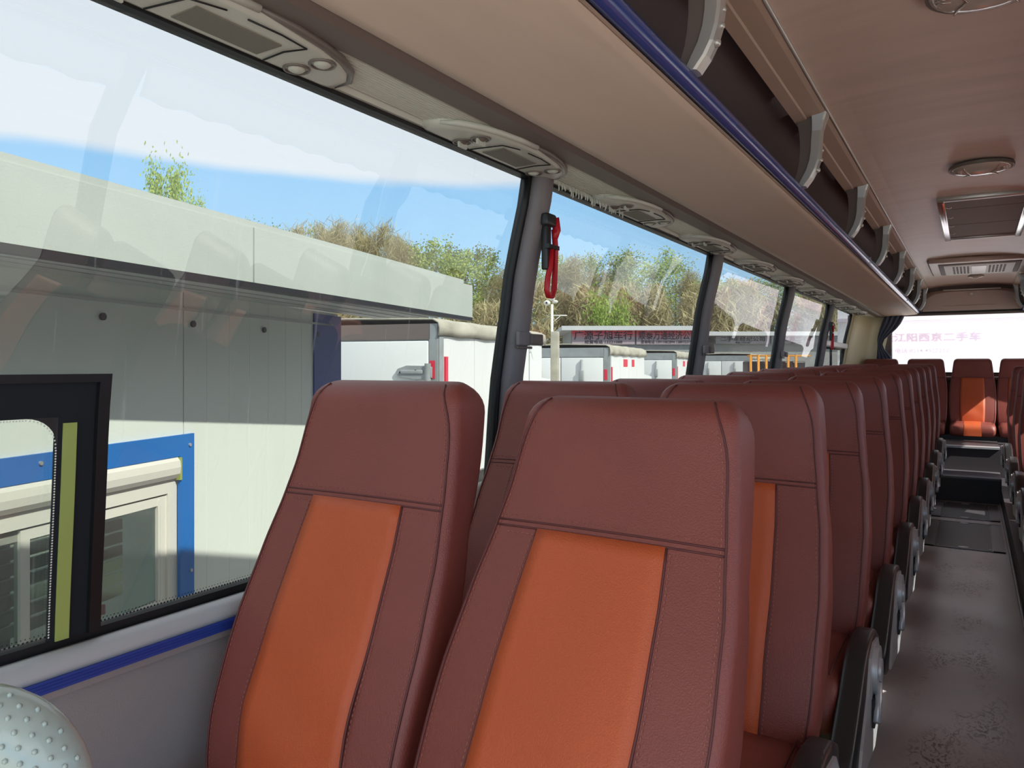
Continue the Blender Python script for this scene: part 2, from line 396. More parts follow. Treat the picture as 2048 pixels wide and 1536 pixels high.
PIL = [2.05, 3.95, 5.85, 7.72]
REARY = 9.25
def wall(side):
    Y0 = -1.3 if side < 0 else YR
    REARY = 9.25 if side < 0 else 9.80  # unseen right rear window lengthened so sun reaches the back bench
    nm = 'wall_left' if side < 0 else 'wall_right'
    g = lambda x: mir(x, side)
    # lower panel with its outer skin, a ledge moulding and the header above the windows
    b = MB()
    b.prism([(g(-1.29), -.1), (g(-1.29), .722), (g(-1.31), .785), (g(-1.385), .785), (g(-1.385), -.4), (g(-1.29), -.4)], 'y', Y0, Y1)
    b.prism([(g(-1.16), 1.852), (g(-1.20), 1.852), (g(-1.22), 2.25), (g(-1.05), 2.47), (g(-1.0), 2.43), (g(-1.16), 2.2)], 'y', Y0, Y1)
    root = b.build(nm, M['wall']); tag(root, kind='structure')
    # ledge
    pts = [(g(-1.302), .787), (g(-1.285), .790), (g(-1.268), .783), (g(-1.262), .768), (g(-1.262), .757), (g(-1.29), .757)]
    MB().prism(pts, 'y', Y0, REARY+.05, True).build('sill_moulding', M['sill'], root)
    bb = MB().prism([(g(-1.29), .757), (g(-1.258), .757), (g(-1.256), .737), (g(-1.29), .737)], 'y', Y0, REARY)
    for z in (.742, .747, .752):
        bb.box((g(-1.2575), Y0, z-.0006), (g(-1.2555), REARY, z+.0006))
    bb.build('blue_strip', M['blue'], root)
    MB().prism([(g(-1.29), .737), (g(-1.262), .737), (g(-1.266), .722), (g(-1.29), .715)], 'y', Y0, REARY).build('ledge', M['wall'], root)
    # solid corner behind the last window
    rows = []
    for z in [ -.1, .4, .79, .95, 1.15, 1.35, 1.5, 1.7, 1.86]:
        xx = xw(z)+.012
        rows.append([(g(xx), REARY, z), (g(xx), max(9.8, REARY+.1), z), (g(xx+.03), 10.1, z), (g(xx+.12), 10.3, z), (g(xx+.30), 10.38, z)])
    cor = MB().grid(rows).build('corner_panel', M['beige'], root)
    sol = cor.modifiers.new('thick', 'SOLIDIFY'); sol.thickness = .03; sol.offset = 1 if side < 0 else -1
    # bright ridge between corner panel and window
    MB().tube([(g(xw(z)+.014), REARY+.12, z) for z in (.8,1.0,1.2,1.4,1.6,1.85)], .012, 8).build('corner_bead', M['beige'], root)
    return root
wl_ = wall(-1); wr_ = wall(1)
def pane(side, n, ya, yb, glass):
    g = lambda x: mir(x, side)
    root = empty('window_%d' % n, (g(-1.3), (ya+yb)/2, .8)); tag(root, kind='structure')
    ox, oy, oz = root.location
    zs = [.79+(1.862-.79)*i/10 for i in range(11)]
    rows = [[(g(xw(z)-.012)-ox, y-oy, z-oz) for y in (ya-.03, yb+.03)] for z in zs]
    MB().grid(rows).build('glass', glass, root)
    # rubber gasket around the opening
    b = MB(); q = .014
    b.prism([(g(-1.306)-ox, .786-oz), (g(-1.306)-ox, .802-oz), (g(-1.33)-ox, .802-oz), (g(-1.33)-ox, .786-oz)], 'y', ya-oy, yb-oy)
    b.prism([(g(-1.158)-ox, 1.838-oz), (g(-1.158)-ox, 1.856-oz), (g(-1.19)-ox, 1.856-oz), (g(-1.19)-ox, 1.838-oz)], 'y', ya-oy, yb-oy)
    for (p0, p1) in ((ya, ya+.012), (yb-.016, yb)):
        rr = []
        for z in zs:
            x = xw(z)
            rr.append([(g(x+.006)-ox, p0-oy, z-oz), (g(x+.006)-ox, p1-oy, z-oz), (g(x-.025)-ox, p1-oy, z-oz), (g(x-.025)-ox, p0-oy, z-oz)])
        b.grid(rr, closed=True, caps=True)
    b.build('gasket', M['rubber'], root)
    return root
edges = [(Y0, PIL[0]-.045)] + [(PIL[i]+.045, PIL[i+1]-.045) for i in range(3)] + [(PIL[3]+.045, REARY)]
W1 = None
for i, (a, b_) in enumerate(edges):
    r = pane(-1, i+1, a, b_, M['glass'])
    if i == 0: W1 = r
for i, (a, b_) in enumerate(edges): pane(1, i+6, max(a, YR), b_ if i < 4 else 9.80, M['glassr'])
# frit dots above the lower gasket of the front left pane
b = MB()
for k in range(420):
    for j in range(2):
        y = -1.0 + k*.0068 + (j % 2)*.0034
        if y > 1.98: break
        z = .806+j*.0055; r = .0021 if j == 0 else .0013; x = xw(z)-.0112
        b.add([(x, y-r, z), (x, y, z-r), (x, y+r, z), (x, y, z+r)], [(0,1,2,3)])
o = b.build('frit_dots', M['rubber'], W1); o.matrix_parent_inverse = Matrix.Translation(W1.location).inverted(); o['kind'] = 'stuff'
# pillars
def pillar(side, n, yc, w=.09):
    g = lambda x: mir(x, side)
    rows = []
    for i in range(13):
        z = .75+1.12*i/12; x = xw(z)
        rows.append([(g(x-.02), yc-w/2, z), (g(x+.03), yc-w/2+.004, z), (g(x+.042), yc-w/2+.016, z), (g(x+.046), yc-.002, z), (g(x+.040), yc+w/2-.012, z), (g(x+.028), yc+w/2-.002, z), (g(x-.02), yc+w/2, z)])
    o = MB().grid(rows, closed=True, caps=True).build('trim_%d' % n, M['pillar']); tag(o, kind='structure')
    return o
for i, y in enumerate(PIL):
    pillar(-1, 10+i, y); pillar(1, 14+i, y)
# curtain holders on the pillars (grey clip bars)
for i, (y, lab) in enumerate(((PIL[0], 'grey curtain holdback clip on the nearest window pillar'), (PIL[1], 'grey curtain holdback clip on the second window pillar'), (PIL[2], 'grey curtain holdback clip on the third window pillar'))):
    z = 1.345; x = xw(z)+.045
    t = empty('curtain_holdback', (x, y, z)); tag(t, lab, 'clip', 'curtain holdbacks on the window pillars')
    MB().rbox((0, -.055, -.022), (.014, .015, .022), .004).build('bracket', M['pillar'], t)
    MB().rbox((.004, .01, -.02), (.022, .085, .016), .005).build('arm', M['strip'], t)
    MB().rbox((.0, -.05, -.032), (.006, .04, -.024), .002).build('lower_lip', M['strip'], t)
# rear small window: white bar and lower sliding panes
o = empty('trim_18', (-1.235, 8.5, 1.43)); tag(o, kind='structure')
b = MB(); b.rbox((-.03, -.73, .02), (.03, .74, .075), .008); b.build('cross_bar', M['white'], o)
b = MB()
for y in (-.71, -.02, .70): b.box((-.045, y-.02, -.62), (-.025, y+.02, .02))
b.box((-.045, -.72, .0), (-.025, .72, .02)); b.build('sash_frame', M['rubber'], o)

# ceiling
rows = []
XC = [-.45+(.39+.45)*i/12 for i in range(13)]
prof = [(-1.0, 2.43)] + [(x, 2.19+.03*math.sin(PI*(x+.45)/.84)) for x in XC] + [(mir(-1.0, 1), 2.43)]
b = MB(); low = [(x, 2.19+.028*math.sin(PI*(x+.45)/.84)**.7 if 0 < (x+.45)/.84 < 1 else 2.19) for x in XC]
b.prism(low + [(.39, 2.24), (-.45, 2.24)], 'y', Y0, Y1)
o = b.build('ceiling', M['ceiling']); tag(o, kind='structure')
for p in o.data.polygons: p.use_smooth = False
# outer roof
b = MB(); b.prism([(-1.27, 2.25), (-1.26, 2.50), (-1.17, 2.59), (-.9, 2.64), (.84, 2.64), (1.11, 2.59), (1.20, 2.50), (1.21, 2.25), (1.0, 2.25), (.85, 2.44), (-.9, 2.44), (-1.06, 2.25)], 'y', Y0, Y1+.1)
o = b.build('trim_19', M['white']); tag(o, kind='structure')
# rear wall: below window, header with moulded arch, window
b = MB()
b.box((-1.36, 10.42, -.4), (1.3, 10.52, 1.165)); b.box((-1.25, 10.40, 1.886), (1.2, 10.5, 2.45))
b.box((-1.36, 10.42, 1.1), (-.86, 10.5, 1.9)); b.box((.8, 10.42, 1.1), (1.3, 10.5, 1.9))
b.rbox((-.8, 10.30, 1.08), (.74, 10.42, 1.13), .02)
wrr = b.build('wall_rear', M['ceiling']); tag(wrr, kind='structure'); wrr.data.materials[0] = M['strip']
def arch(cx, z0, w, h, y, yo, r, n=10):
    """smooth arch outline: list of (x,z)"""
    pts = [(cx-w/2, z0)]
    for i in range(n*2+1):
        a = PI - PI*i/(2*n)
        c_, s__ = math.cos(a), math.sin(a)
        pts.append((cx+w/2*math.copysign(abs(c_)**.55, c_), z0+h*abs(s__)**.62))
    pts.append((cx+w/2, z0)); return pts
o1 = arch(-.01, 1.90, 1.28, .27, 0, 0, 0); o2 = arch(-.01, 1.91, 1.0, .23, 0, 0, 0)
rows = [[(x, 10.41, z) for x, z in o1], [(x*.985, 10.375, z-.004) for x, z in o1], [(x, 10.345, z) for x, z in o2]]
b = MB().grid(rows); b.add([(x, 10.345, z) for x, z in o2], [list(range(len(o2)))])
b.build('moulded_panel', M['ceiling'], wrr)
o3 = arch(-.01, 1.975, .43, .15, 0, 0, 0)
b = MB(); b.tube([(x, 10.342, z) for x, z in o3], .005, 6); b.build('access_door_gap', M['rubber'], wrr)
b = MB(); b.tube([(-.30+.02*k, 10.34, 1.97+.004*math.sin(k*.9)) for k in range(27)], .0045, 6); b.build('pull_cord', M['ceiling'], wrr)
b = MB().disc((-.01, 10.335, 2.10), .018, .02, axis='y', n=14); b.build('lock', M['chrome'], wrr)
MB().box((-1.2, 10.33, 1.862), (1.15, 10.42, 1.888)).build('window_head_trim', M['strip'], wrr)
MB().rbox((-.30, 10.395-.055, 2.150), (.28, 10.345, 2.165), .004).build('light_strip', M['white'], wrr)
o = empty('window_11', (0, 10.45, 1.5)); tag(o, kind='structure')
MB().grid([[(-.86, 0, -.35), (.8, 0, -.35)], [(-.86, 0, .39), (.8, 0, .39)]]).build('glass', M['glassrear'], o)
b = MB(); b.tube([(-.855, 0, -.33), (-.855, 0, .38), (.795, 0, .38), (.795, 0, -.33)], .012, 6, closed=True); b.build('gasket', M['rubber'], o)

# overhead: header strip, ribbed channel, luggage rack
def overhead(side):
    Y0 = -.9 if side < 0 else YR+.3
    g = lambda x: mir(x, side); k = 0 if side < 0 else 10
    o = MB().prism([(g(-.925), 1.868), (g(-.95), 1.853), (g(-1.02), 1.856), (g(-1.022), 1.90), (g(-.93), 1.90)], 'y', Y0, 10.35).build('trim_%d' % (20+k), M['strip']); tag(o, kind='structure')
    b = MB(); n_ = 13
    for i in range(n_):
        x0 = -1.022-i*.0095; x1 = x0-.0072
        b.prism([(g(x0), 1.866), (g(x0-.001), 1.860), (g(x1+.001), 1.860), (g(x1), 1.866), (g(x1), 1.874), (g(x0), 1.874)], 'y', Y0, 10.3)
    b.box((g(-1.02), Y0, 1.866), (g(-1.15), 10.3, 1.88))
    o = b.build('trim_%d' % (21+k), M['ribbed']); tag(o, kind='structure')
    o = MB().prism([(g(-1.148), 1.864), (g(-1.15), 1.848), (g(-1.165), 1.848), (g(-1.17), 1.875), (g(-1.148), 1.875)], 'y', Y0, 10.3).build('trim_%d' % (22+k), M['panelgrey']); tag(o, kind='structure')
    # rack
    t = empty('luggage_rack', (g(-.9), 4.5, 1.9))
    tag(t, 'long overhead luggage rack with blue rail above the left windows' if side < 0 else 'overhead luggage rack above the right side windows', 'luggage rack', 'luggage racks')
    def part(mb, name, m):
        q = mb.build(name, m, t); q.matrix_parent_inverse = Matrix.Translation(t.location).inverted(); return q
    b = MB(); und = [(-.575, 1.888), (-.60, 1.882), (-.70, 1.877), (-.80, 1.873), (-.90, 1.869), (-.93, 1.868)]
    b.grid([[(g(x), y, z) for x, z in und] for y in (Y0, 10.22)] + [[(g(x), 10.36, z+.0) for x, z in und]])
    part(b, 'underside', M['rackskin']).modifiers.new('s', 'SOLIDIFY').thickness = .006
    b = MB(); b.prism([(g(-.576), 1.886), (g(-.57), 1.882), (g(-.562), 1.8815), (g(-.567), 1.888)], 'y', Y0, 10.3); part(b, 'lip_bead', M['rackskin'])
    # blue rail
    pr = [(-.566, 1.888), (-.552, 1.884), (-.540, 1.892), (-.533, 1.906), (-.536, 1.920), (-.548, 1.928), (-.562, 1.924), (-.570, 1.908)]
    part(MB().prism([(g(x), z) for x, z in pr], 'y', Y0, 10.26, True), 'blue_rail', M['bluerail'])
    for y in (5.1, 8.2): part(MB().box((g(-.5335), y, 1.888), (g(-.565), y+.003, 1.928)), 'rail_joint', M['silver'])
    # lining
    ln = [(-.56, 1.90), (-.90, 1.895), (-1.08, 1.93), (-1.12, 2.0), (-1.06, 2.12), (-.9, 2.20), (-.55, 2.21)]
    b = MB().grid([[(g(x), y, z) for x, z in ln] for y in (Y0, 10.3)]); part(b, 'lining', M['darkin']).modifiers.new('s', 'SOLIDIFY').thickness = .006
    # top fascia
    fa = [(-.448, 2.196), (-.452, 2.184), (-.47, 2.178), (-.52, 2.172), (-.524, 2.166), (-.562, 2.160), (-.566, 2.20)]
    part(MB().prism([(g(x), z) for x, z in fa], 'y', Y0, 10.3, False), 'top_fascia', M['rackskin'])
    part(MB().tube([(g(-.449), Y0, 2.186), (g(-.449), 10.3, 2.186)], .006, 8), 'top_bead', M['silver'])
    # brackets
    for yb in (.36, 1.64, 2.92, 4.20, 5.48, 6.78, 8.0, 9.1, 10.22):
        outer = [(-.452, 2.188), (-.463, 2.155), (-.472, 2.12), (-.475, 2.085), (-.476, 2.05), (-.481, 2.015), (-.492, 1.98), (-.508, 1.95), (-.530, 1.922)]
        inner = [(-.560, 2.180), (-.553, 2.15), (-.547, 2.12), (-.545, 2.085), (-.545, 2.05), (-.548, 2.015), (-.554, 1.98), (-.562, 1.955), (-.572, 1.935)]
        b = MB(); b.prism([(g(x-.002), z) for x, z in outer] + [(g(x), z) for x, z in inner[::-1]], 'y', yb+.006, yb+.044)
        pl = part(b, 'bracket', M['strip'])
        rows = []
        for i, (x, z) in enumerate(outer):
            w = .026 + (.010 if i == 0 else (.004 if i == 1 else 0)); dx = .030 + (.02 if i == 0 else (.008 if i == 1 else 0)) - .008*(i == 8)
            rows.append([(g(x-dx), yb+.025-w, z), (g(x-.003), yb+.025-w, z), (g(x+.004), yb+.025-w+.005, z), (g(x+.006), yb+.025, z), (g(x+.004), yb+.025+w-.005, z), (g(x-.004), yb+.025+w, z), (g(x-dx), yb+.025+w-.004, z)])
        b = MB().grid(rows, False, closed=True, caps=True)
        e_ = b.build('bracket_edge', M['silver'], pl); 
        for (i, rad) in ((4, .006), (5, .008), (6, .010)):
            x, z = outer[i]; MB().ball((g(x+.006), yb+.025, z), rad, 10).build('bracket_stud', M['silver'], pl)
    return t
overhead(-1); overhead(1)

# overhead service panels (left side seen from below)
def service_panel(side, yc, first=False, fins=True):
    g = (lambda x: x) if side < 0 else (lambda x: -x)
    X0 = mir(-1.085, side)
    t = empty('service_panel', (X0, yc, 1.858))
    # outline (x local, y local): straight along the window, bowed towards the aisle
    def outline(s=1.0, n=12):
        pts = []
        for i in range(n+1):
            a = PI*i/n; yy = -math.cos(a)*.32*s
            pts.append((g(-.072*s + .150*s*math.sin(a)**.75), yy))
        pts += [(g(-.078*s), .30*s), (g(-.080*s), 0), (g(-.078*s), -.30*s)]
        return pts
    o1 = outline(); n = len(o1)
    rows = [[(x, y, .012) for x, y in o1], [(x, y, -.004) for x, y in o1], [(x*.93, y*.965, -.014) for x, y in o1], [(x*.8, y*.9, -.017) for x, y in o1]]
    b = MB().grid(rows, closed=True); b.add([(x*.8, y*.9, -.017) for x, y in o1], [list(range(n))])
    b.build('housing', M['panelgrey'], t)
    bow = o1[1:13]
    half = len(bow)//2
    MB().tube([(x, y, -.006) for x, y in bow[half-1:]], [.004]+[.009]*(len(bow[half-1:])-2)+[.004], 8).build('rim_dark', M['panelrim'], t)
    MB().tube([(x, y, -.006) for x, y in bow[:half]], [.004]+[.009]*(half-2)+[.008], 8).build('rim_light', M['panelgrey'], t)
    MB().box((g(-.05), -.075, -.0195), (g(.018), .10, -.016)).build('speaker_mesh', M['mesh_grey'], t)
    MB().tube([(g(-.062), -.115, -.019), (g(.03), -.10, -.019), (g(.048), -.04, -.018)], .0018, 5).build('front_groove', M['rubber'], t)
    MB().tube([(g(-.062), .125, -.019), (g(.0), .12, -.019), (g(.045), .135, -.018), (g(.052), .07, -.018), (g(.05), 0, -.018)], .0018, 5).build('rear_groove', M['rubber'], t)
    for (x, y) in ((-.042, -.18), (.012, -.175), (-.042, .19), (.018, .20)):
        b = MB(); b.tube([(g(x)+.024*math.cos(a*PI/9), y+.024*math.sin(a*PI/9), -.018) for a in range(18)], .0032, 6, closed=True)
        z_ = b.build('air_vent', M['panelrim'], t)
        MB().ball((g(x), y, -.015), .019, 12, (1,1,.55)).build('vent_nozzle', M['panelgrey'] if y > 0 else M['panelrim'], z_)
        if y < 0:
            MB().box((g(x)-.003, y-.017, -.034), (g(x)+.003, y+.017, -.02)).build('vent_fin', M['panelgrey'], z_)
    return t
ordn = ['first','second','third','fourth','fifth','sixth','seventh','eighth','ninth','tenth','eleventh']
sp0 = service_panel(-1, .80); ys = [.84, 1.77, 2.72, 3.66, 4.58, 5.5, 6.42, 7.34, 8.27, 9.2]
for i, y in enumerate(ys):
    o = sp0 if i == 0 else copy_tree(sp0)
    o.location.y = y
    tag(o, 'oval air vent and reading light panel over the left windows, %s from the front' % ordn[i], 'vent panel', 'air vent panels over the left windows')
sp1 = service_panel(1, .80)
for i, y in enumerate(ys):
    o = sp1 if i == 0 else copy_tree(sp1)
    o.location.y = y
    tag(o, 'oval air vent and reading light panel over the right windows, %s from the front' % ordn[i], 'vent panel', 'air vent panels over the right windows')

# ceiling fittings
t = empty('ceiling_lamp', (.035, 3.5, 2.205)); tag(t, 'round clear ceiling lamp ahead of the roof hatch', 'lamp', 'round ceiling lamps')
t.location.y = 4.2; t.scale = (1.38, 1.38, 1)
def dome(t):
    b = MB(); rows = []
    for i in range(8):
        a = PI/2*i/7; rows.append([(.092*math.cos(a)*math.cos(k*PI/14)+0, .092*math.cos(a)*math.sin(k*PI/14), -.010-.022*math.sin(a)) for k in range(28)])
    b.grid(rows, closed=True); b.build('lens', M['chromelens'], t)
    MB().disc((0, 0, -.004), .098, .014, n=32).build('base', M['panelrim'], t)
    b = MB()
    for sx in (-1, 1):
        b.tube([(sx*(.030+.022*abs(math.sin((k-5)*.28))), -.07+.014*k, -.0335+.0009*abs(k-5)**1.6) for k in range(11)], .0022, 6)
        for j in range(4): b.tube([(sx*.055, -.05+j*.016, -.031+.001*j), (sx*.08, -.05+j*.016, -.024)], .0016, 5)
    b.build('ridge', M['chrome'], t)
M['chromelens'] = mat('glossy_lamp_lens', srgb(190,178,168), .08, spec=1.0)
dome(t)
t2 = copy_tree(t); t2.location = (.03, 2.2, 2.205); tag(t2, 'round clear ceiling lamp nearest the camera at the top edge', 'lamp')
t = empty('roof_hatch', (.06, 5.05, 2.205)); tag(t, 'rectangular roof vent hatch with dark insert and chrome rails in the ceiling', 'roof hatch')
t.location.y = 5.7; t.scale = (1, 2.15, 1)
b = MB()
for sx in (-1, 1): MB().rbox((sx*.235, -.36, -.02), (sx*.195, .36, .02), .006).build('side_rail', M['chrome'], t)
for sy in (-1, 1): MB().rbox((-.235, sy*.37, -.014), (.235, sy*.345, .02), .005).build('end_rail', M['silver'], t)
b = MB(); 
for k in range(5): b.box((-.195, -.345+k*.138, -.002-.001*(k % 2)), (.195, -.345+k*.138+.136, .012))
b.build('blind', M['darkin2'] if 'darkin2' in M else M['strip'], t)
b = MB()
for k in range(4): b.tube([(-.195+.004*j, -.26+k*.16, -.008-.010*math.sin(j*PI/8)) for j in range(9)], .002, 5)
b.build('blind_hook', M['chrome'], t)
t = empty('air_return_grille', (.05, 8.25, 2.20)); tag(t, 'wide ceiling air unit with perforated grilles behind the roof hatch', 'air vent')
t.scale = (1.18, 2.7, 1)
MB().rbox((-.34, -.22, -.03), (.34, .22, .02), .02).build('surround', M['ceiling'], t)
MB().rbox((-.27, -.17, -.036), (.27, .17, -.02), .015).build('shadow_gap', M['strip'], t)
MB().rbox((-.235, -.15, -.042), (.235, .15, -.03), .012).build('plate', M['white'], t)
b = MB()
for s_ in (-1, 1):
    for i in range(5):
        for j in range(7): b.box((s_*.12+(i-2)*.024-.007, -.11+j*.033, -.0445), (s_*.12+(i-2)*.024+.007, -.11+j*.033+.018, -.041))
o = b.build('perforation', M['rubber'], t); o['kind'] = 'stuff'
MB().rbox((-.05, -.12, -.046), (.05, .12, -.04), .004).build('filter_cover', M['silver'], t)
t = empty('ceiling_handle', (.03, 9.15, 2.19)); tag(t, 'small pale oval ceiling speaker behind the air unit', 'speaker')
MB().ball((0, 0, 0), .075, 16, (1, .7, .28)).build('cover', M['chromelens'], t)
MB().ball((0, 0, -.012), .04, 12, (1, .7, .4)).build('centre', M['silver'], t)
t.name = 'ceiling_speaker'

# items in the rack
t = empty('storage_panel', (-.80, 4.35, 1.90)); tag(t, 'grey framed panel lying in the left luggage rack', 'panel')
MB().rbox((-.14, -.38, .0), (-.12, .38, .22), .004).build('board', M['metalgrey'], t)
b = MB(); b.tube([(-.115, -.38, .01), (-.115, .38, .01), (-.115, .38, .22), (-.115, -.38, .22)], .007, 6, closed=True); b.build('frame', M['blackplastic'], t)
t2 = copy_tree(t); t2.location = (-.80, 5.4, 1.90); tag(t2, 'second grey framed panel further back in the left luggage rack', 'panel')

# ================================================================ seats
SP = [(-.06,-.012), (.0,-.020), (.10,-.002), (.20,.034), (.30,.078), (.40,.125), (.48,.160), (.54,.183), (.60,.200), (.66,.212), (.72,.222)]
def spine(s):
    z = -.06+.78*s; y = interp(SP, z) if False else None
    # smooth interpolation
    for (a, u), (b, w) in zip(SP, SP[1:]):
        if z <= b+1e-9:
            t = (z-a)/(b-a); return Vector((0, u+(w-u)*t, z))
    return Vector((0, SP[-1][1], SP[-1][0]))
def sm_spine(s):
    return (spine(max(0, s-.04))+spine(min(1, s+.04))+spine(s)*2)/4 if .04 < s < .96 else spine(s)
def tang(s):
    a, b = sm_spine(max(0, s-.02)), sm_spine(min(1, s+.02)); return (b-a).normalized()
def halfw(s):
    return interp([(0,.215),(.2,.230),(.42,.234),(.58,.226),(.70,.213),(.80,.203),(1.0,.186)], s)
def thick(s): return interp([(0,.10),(.4,.105),(.68,.085),(.80,.10),(1,.115)], s)
SEAMS = .710
S_END = .935
def kround(s):
    if s < S_END: return 1.0
    t = (s-S_END)/(1-S_END); return math.sqrt(max(0, 1-t*t))
def bulge(x, a): return .010*(1-(x/a)**2)
def front(s, x, eps=0.0, fold=0):
    t = tang(s); n = Vector((0, t.z, -t.y))   # towards the back
    a = halfw(s); th = thick(s); k = kround(s)
    p = sm_spine(s) + n*(th/2*(1-k) - bulge(x, a)*k - eps)
    if fold:
        z = p.z; p = p - n*(.0035*(1+math.sin((x*22+z*30)))*max(0, 1-abs(z-.13)/.16))
    return Vector((x, p.y, p.z))
def back_body():
    S = [i/26*S_END for i in range(27)] + [S_END+(1-S_END)*math.sin(PI/2*i/7) for i in range(1, 8)]
    rows = []
    for s in S:
        t = tang(s); n = Vector((0, t.z, -t.y)); k = max(kround(s), .03)
        a0 = halfw(s); th0 = thick(s); a = a0-.036*(1-k); th = th0*k; r = min(.022, th*.48)
        base = sm_spine(s)+n*(th0/2*(1-k)); ring = []
        def P(x, d): q = base+n*d; return (x, q.y, q.z)
        nf = 14
        for i in range(nf+1):
            x = -(a-r)+2*(a-r)*i/nf; ring.append(P(x, -bulge(x, a)*k))
        f0 = -bulge(a-r, a)*k
        for i in range(1, 7):
            an = PI/2*i/6; ring.append(P(a-r+r*math.sin(an), f0+r*(1-math.cos(an))))
        for i in range(0, 5):
            an = PI/2*i/4; ring.append(P(a-r+r*math.cos(an), th-r+r*math.sin(an)))
        for i in range(1, 5): ring.append(P((a-r)*(1-2*i/5), th))
        for i in range(0, 5):
            an = PI/2*i/4; ring.append(P(-(a-r)-r*math.sin(an), th-r+r*math.cos(an)))
        for i in range(1, 6):
            an = PI/2*i/6; ring.append(P(-(a-r)-r*math.cos(an), f0+r-(r)*math.sin(an)))
        rows.append(ring)
    b = MB().grid(rows, closed=True, caps=True); return b
def patch(s0, s1, xf, eps, ns=24, nx=10, fold=1):
    rows = []
    ss = [s0+(s1-s0)*i/ns for i in range(ns+1)]
    ss = [s0] + ss + [s1]; m = len(ss)
    for i, s in enumerate(ss):
        w = xf(s); xs = [-w] + [-w+2*w*j/nx for j in range(nx+1)] + [w]
        rows.append([front(s, x, (-.003 if (i in (0, m-1) or j in (0, len(xs)-1)) else eps), fold) for j, x in enumerate(xs)])
    return MB().grid(rows)
def cw(s): return halfw(s)*.52
def make_seat_meshes():
    out = {}
    out['backrest'] = back_body().mesh('backrest', M['maroon'])
    out['centre_panel'] = patch(.02, SEAMS-.012, cw, .0035).mesh('centre_panel', M['orange'])
    b = MB()
    A = halfw(SEAMS)-.016
    for ds in (0, -.012):
        b.tube([front(SEAMS+ds, A*(-1+i/8), .0004) for i in range(17)], .0018, 5)
    for sg in (-1, 1):
        b.tube([front(.02+(SEAMS-.034)*i/24, sg*(cw(.02+(SEAMS-.034)*i/24)+.0015), .0006, 1) for i in range(25)], .0022, 5)
        ss = [.02+.965*i/40 for i in range(41)]
        b.tube([front(s, sg*(halfw(s)-.015-.022*max(0, (s-.86)/.12)**2), .0008) for s in ss], .002, 5)
    out['seam'] = b.mesh('seam', M['seam'])
    b = MB()
    def dash(path):
        L = 0
        for a, c in zip(path, path[1:]):
            d = c-a; n = max(1, int(d.length/.0085))
            for i in range(n):
                p = a+d*((i+.2)/n); q = a+d*((i+.72)/n); b.tube([p, q], .0008, 3)
    A = halfw(SEAMS)-.022
    dash([front(SEAMS+.010, A*(-1+i/8), .0008) for i in range(17)])
    dash([front(SEAMS-.024, cw(SEAMS)+(A-cw(SEAMS))*i/4+.004, .001) for i in range(4)])
    dash([front(SEAMS-.024, -(cw(SEAMS)+(A-cw(SEAMS))*i/4+.004), .001) for i in range(4)])
    for sg in (-1, 1):
        ss = [.03+(SEAMS-.05)*i/20 for i in range(21)]
        dash([front(s, sg*(cw(s)+.008), .001, 1) for s in ss])
        ss = [.03+.90*i/26 for i in range(27)]
        dash([front(s, sg*(halfw(s)-.022-.022*max(0, (s-.86)/.12)**2), .0008) for s in ss])
    out['stitching'] = b.mesh('stitching', M['stitch'])
    # cushion: loft along y
    def cring(y, k, wa=.217):
        zt = -.005-.018*max(0, (-y-.30)/.15)**2; th = .135; a = wa-.03*(1-k); h = th*k; r = min(.04, h*.45); zc = zt-th/2
        ring = []
        for i in range(9):
            x = -(a-r)+2*(a-r)*i/8; ring.append((x, y, zc+h/2+.008*(1-(x/a)**2)*k))
        for i in range(1, 6):
            an = PI/2*i/5; ring.append((a-r+r*math.sin(an), y, zc+h/2-r+r*math.cos(an)))
        for i in range(0, 5):
            an = PI/2*i/4; ring.append((a-r+r*math.cos(an), y, zc-h/2+r-r*math.sin(an)))
        for i in range(1, 4): ring.append(((a-r)*(1-2*i/4), y, zc-h/2))
        for i in range(0, 5):
            an = PI/2*i/4; ring.append((-(a-r)-r*math.sin(an), y, zc-h/2+r-r*math.cos(an)))
        for i in range(0, 5):
            an = PI/2*i/5; ring.append((-(a-r)-r*math.cos(an), y, zc+h/2-r+r*math.sin(an)))
        return ring
    rows = [cring(.03, .98), cring(-.1, 1), cring(-.2, 1), cring(-.3, 1), cring(-.36, 1)]
    for i in range(1, 8):
        an = PI/2*i/7; rows.append(cring(-.36-.06*math.sin(an), max(.05, math.cos(an)**.8)))
    out['cushion'] = MB().grid(rows, closed=True, caps=True).mesh('cushion', M['maroon'])
    # orange strip over the cushion
    rows2 = []
    for rw in rows:
        pts = rw[2:7]; rows2.append([(p[0]*.9, p[1]-(.002 if p[1] < -.35 else 0), p[2]+.002) for p in pts])
    last = rows2[-1]
    rows2.append([(p[0], -.424, p[2]-.055) for p in last])
    out['cushion_panel'] = MB().grid(rows2).mesh('cushion_panel', M['orange'])
    b = MB()
    b.tube([(.19, y, zz) for y, zz in ((.02, .003), (-.2, .003), (-.36, .0))], .002, 5); b.tube([(-.19, y, zz) for y, zz in ((.02, .003), (-.2, .003), (-.36, .0))], .002, 5)
    out['cushion_seam'] = b.mesh('cushion_seam', M['seam'])
    b = MB()
    b.box((-.2, -.36, -.17), (.2, .02, -.14)); 
    for sx in (-.17, .17):
        b.box((sx-.02, -.28, -.35), (sx+.02, -.24, -.16)); b.box((sx-.02, -.06, -.35), (sx+.02, -.02, -.16))
        b.box((sx-.025, -.32, -.352), (sx+.025, .02, -.34))
    out['leg_frame'] = b.mesh('leg_frame', M['blackplastic'])
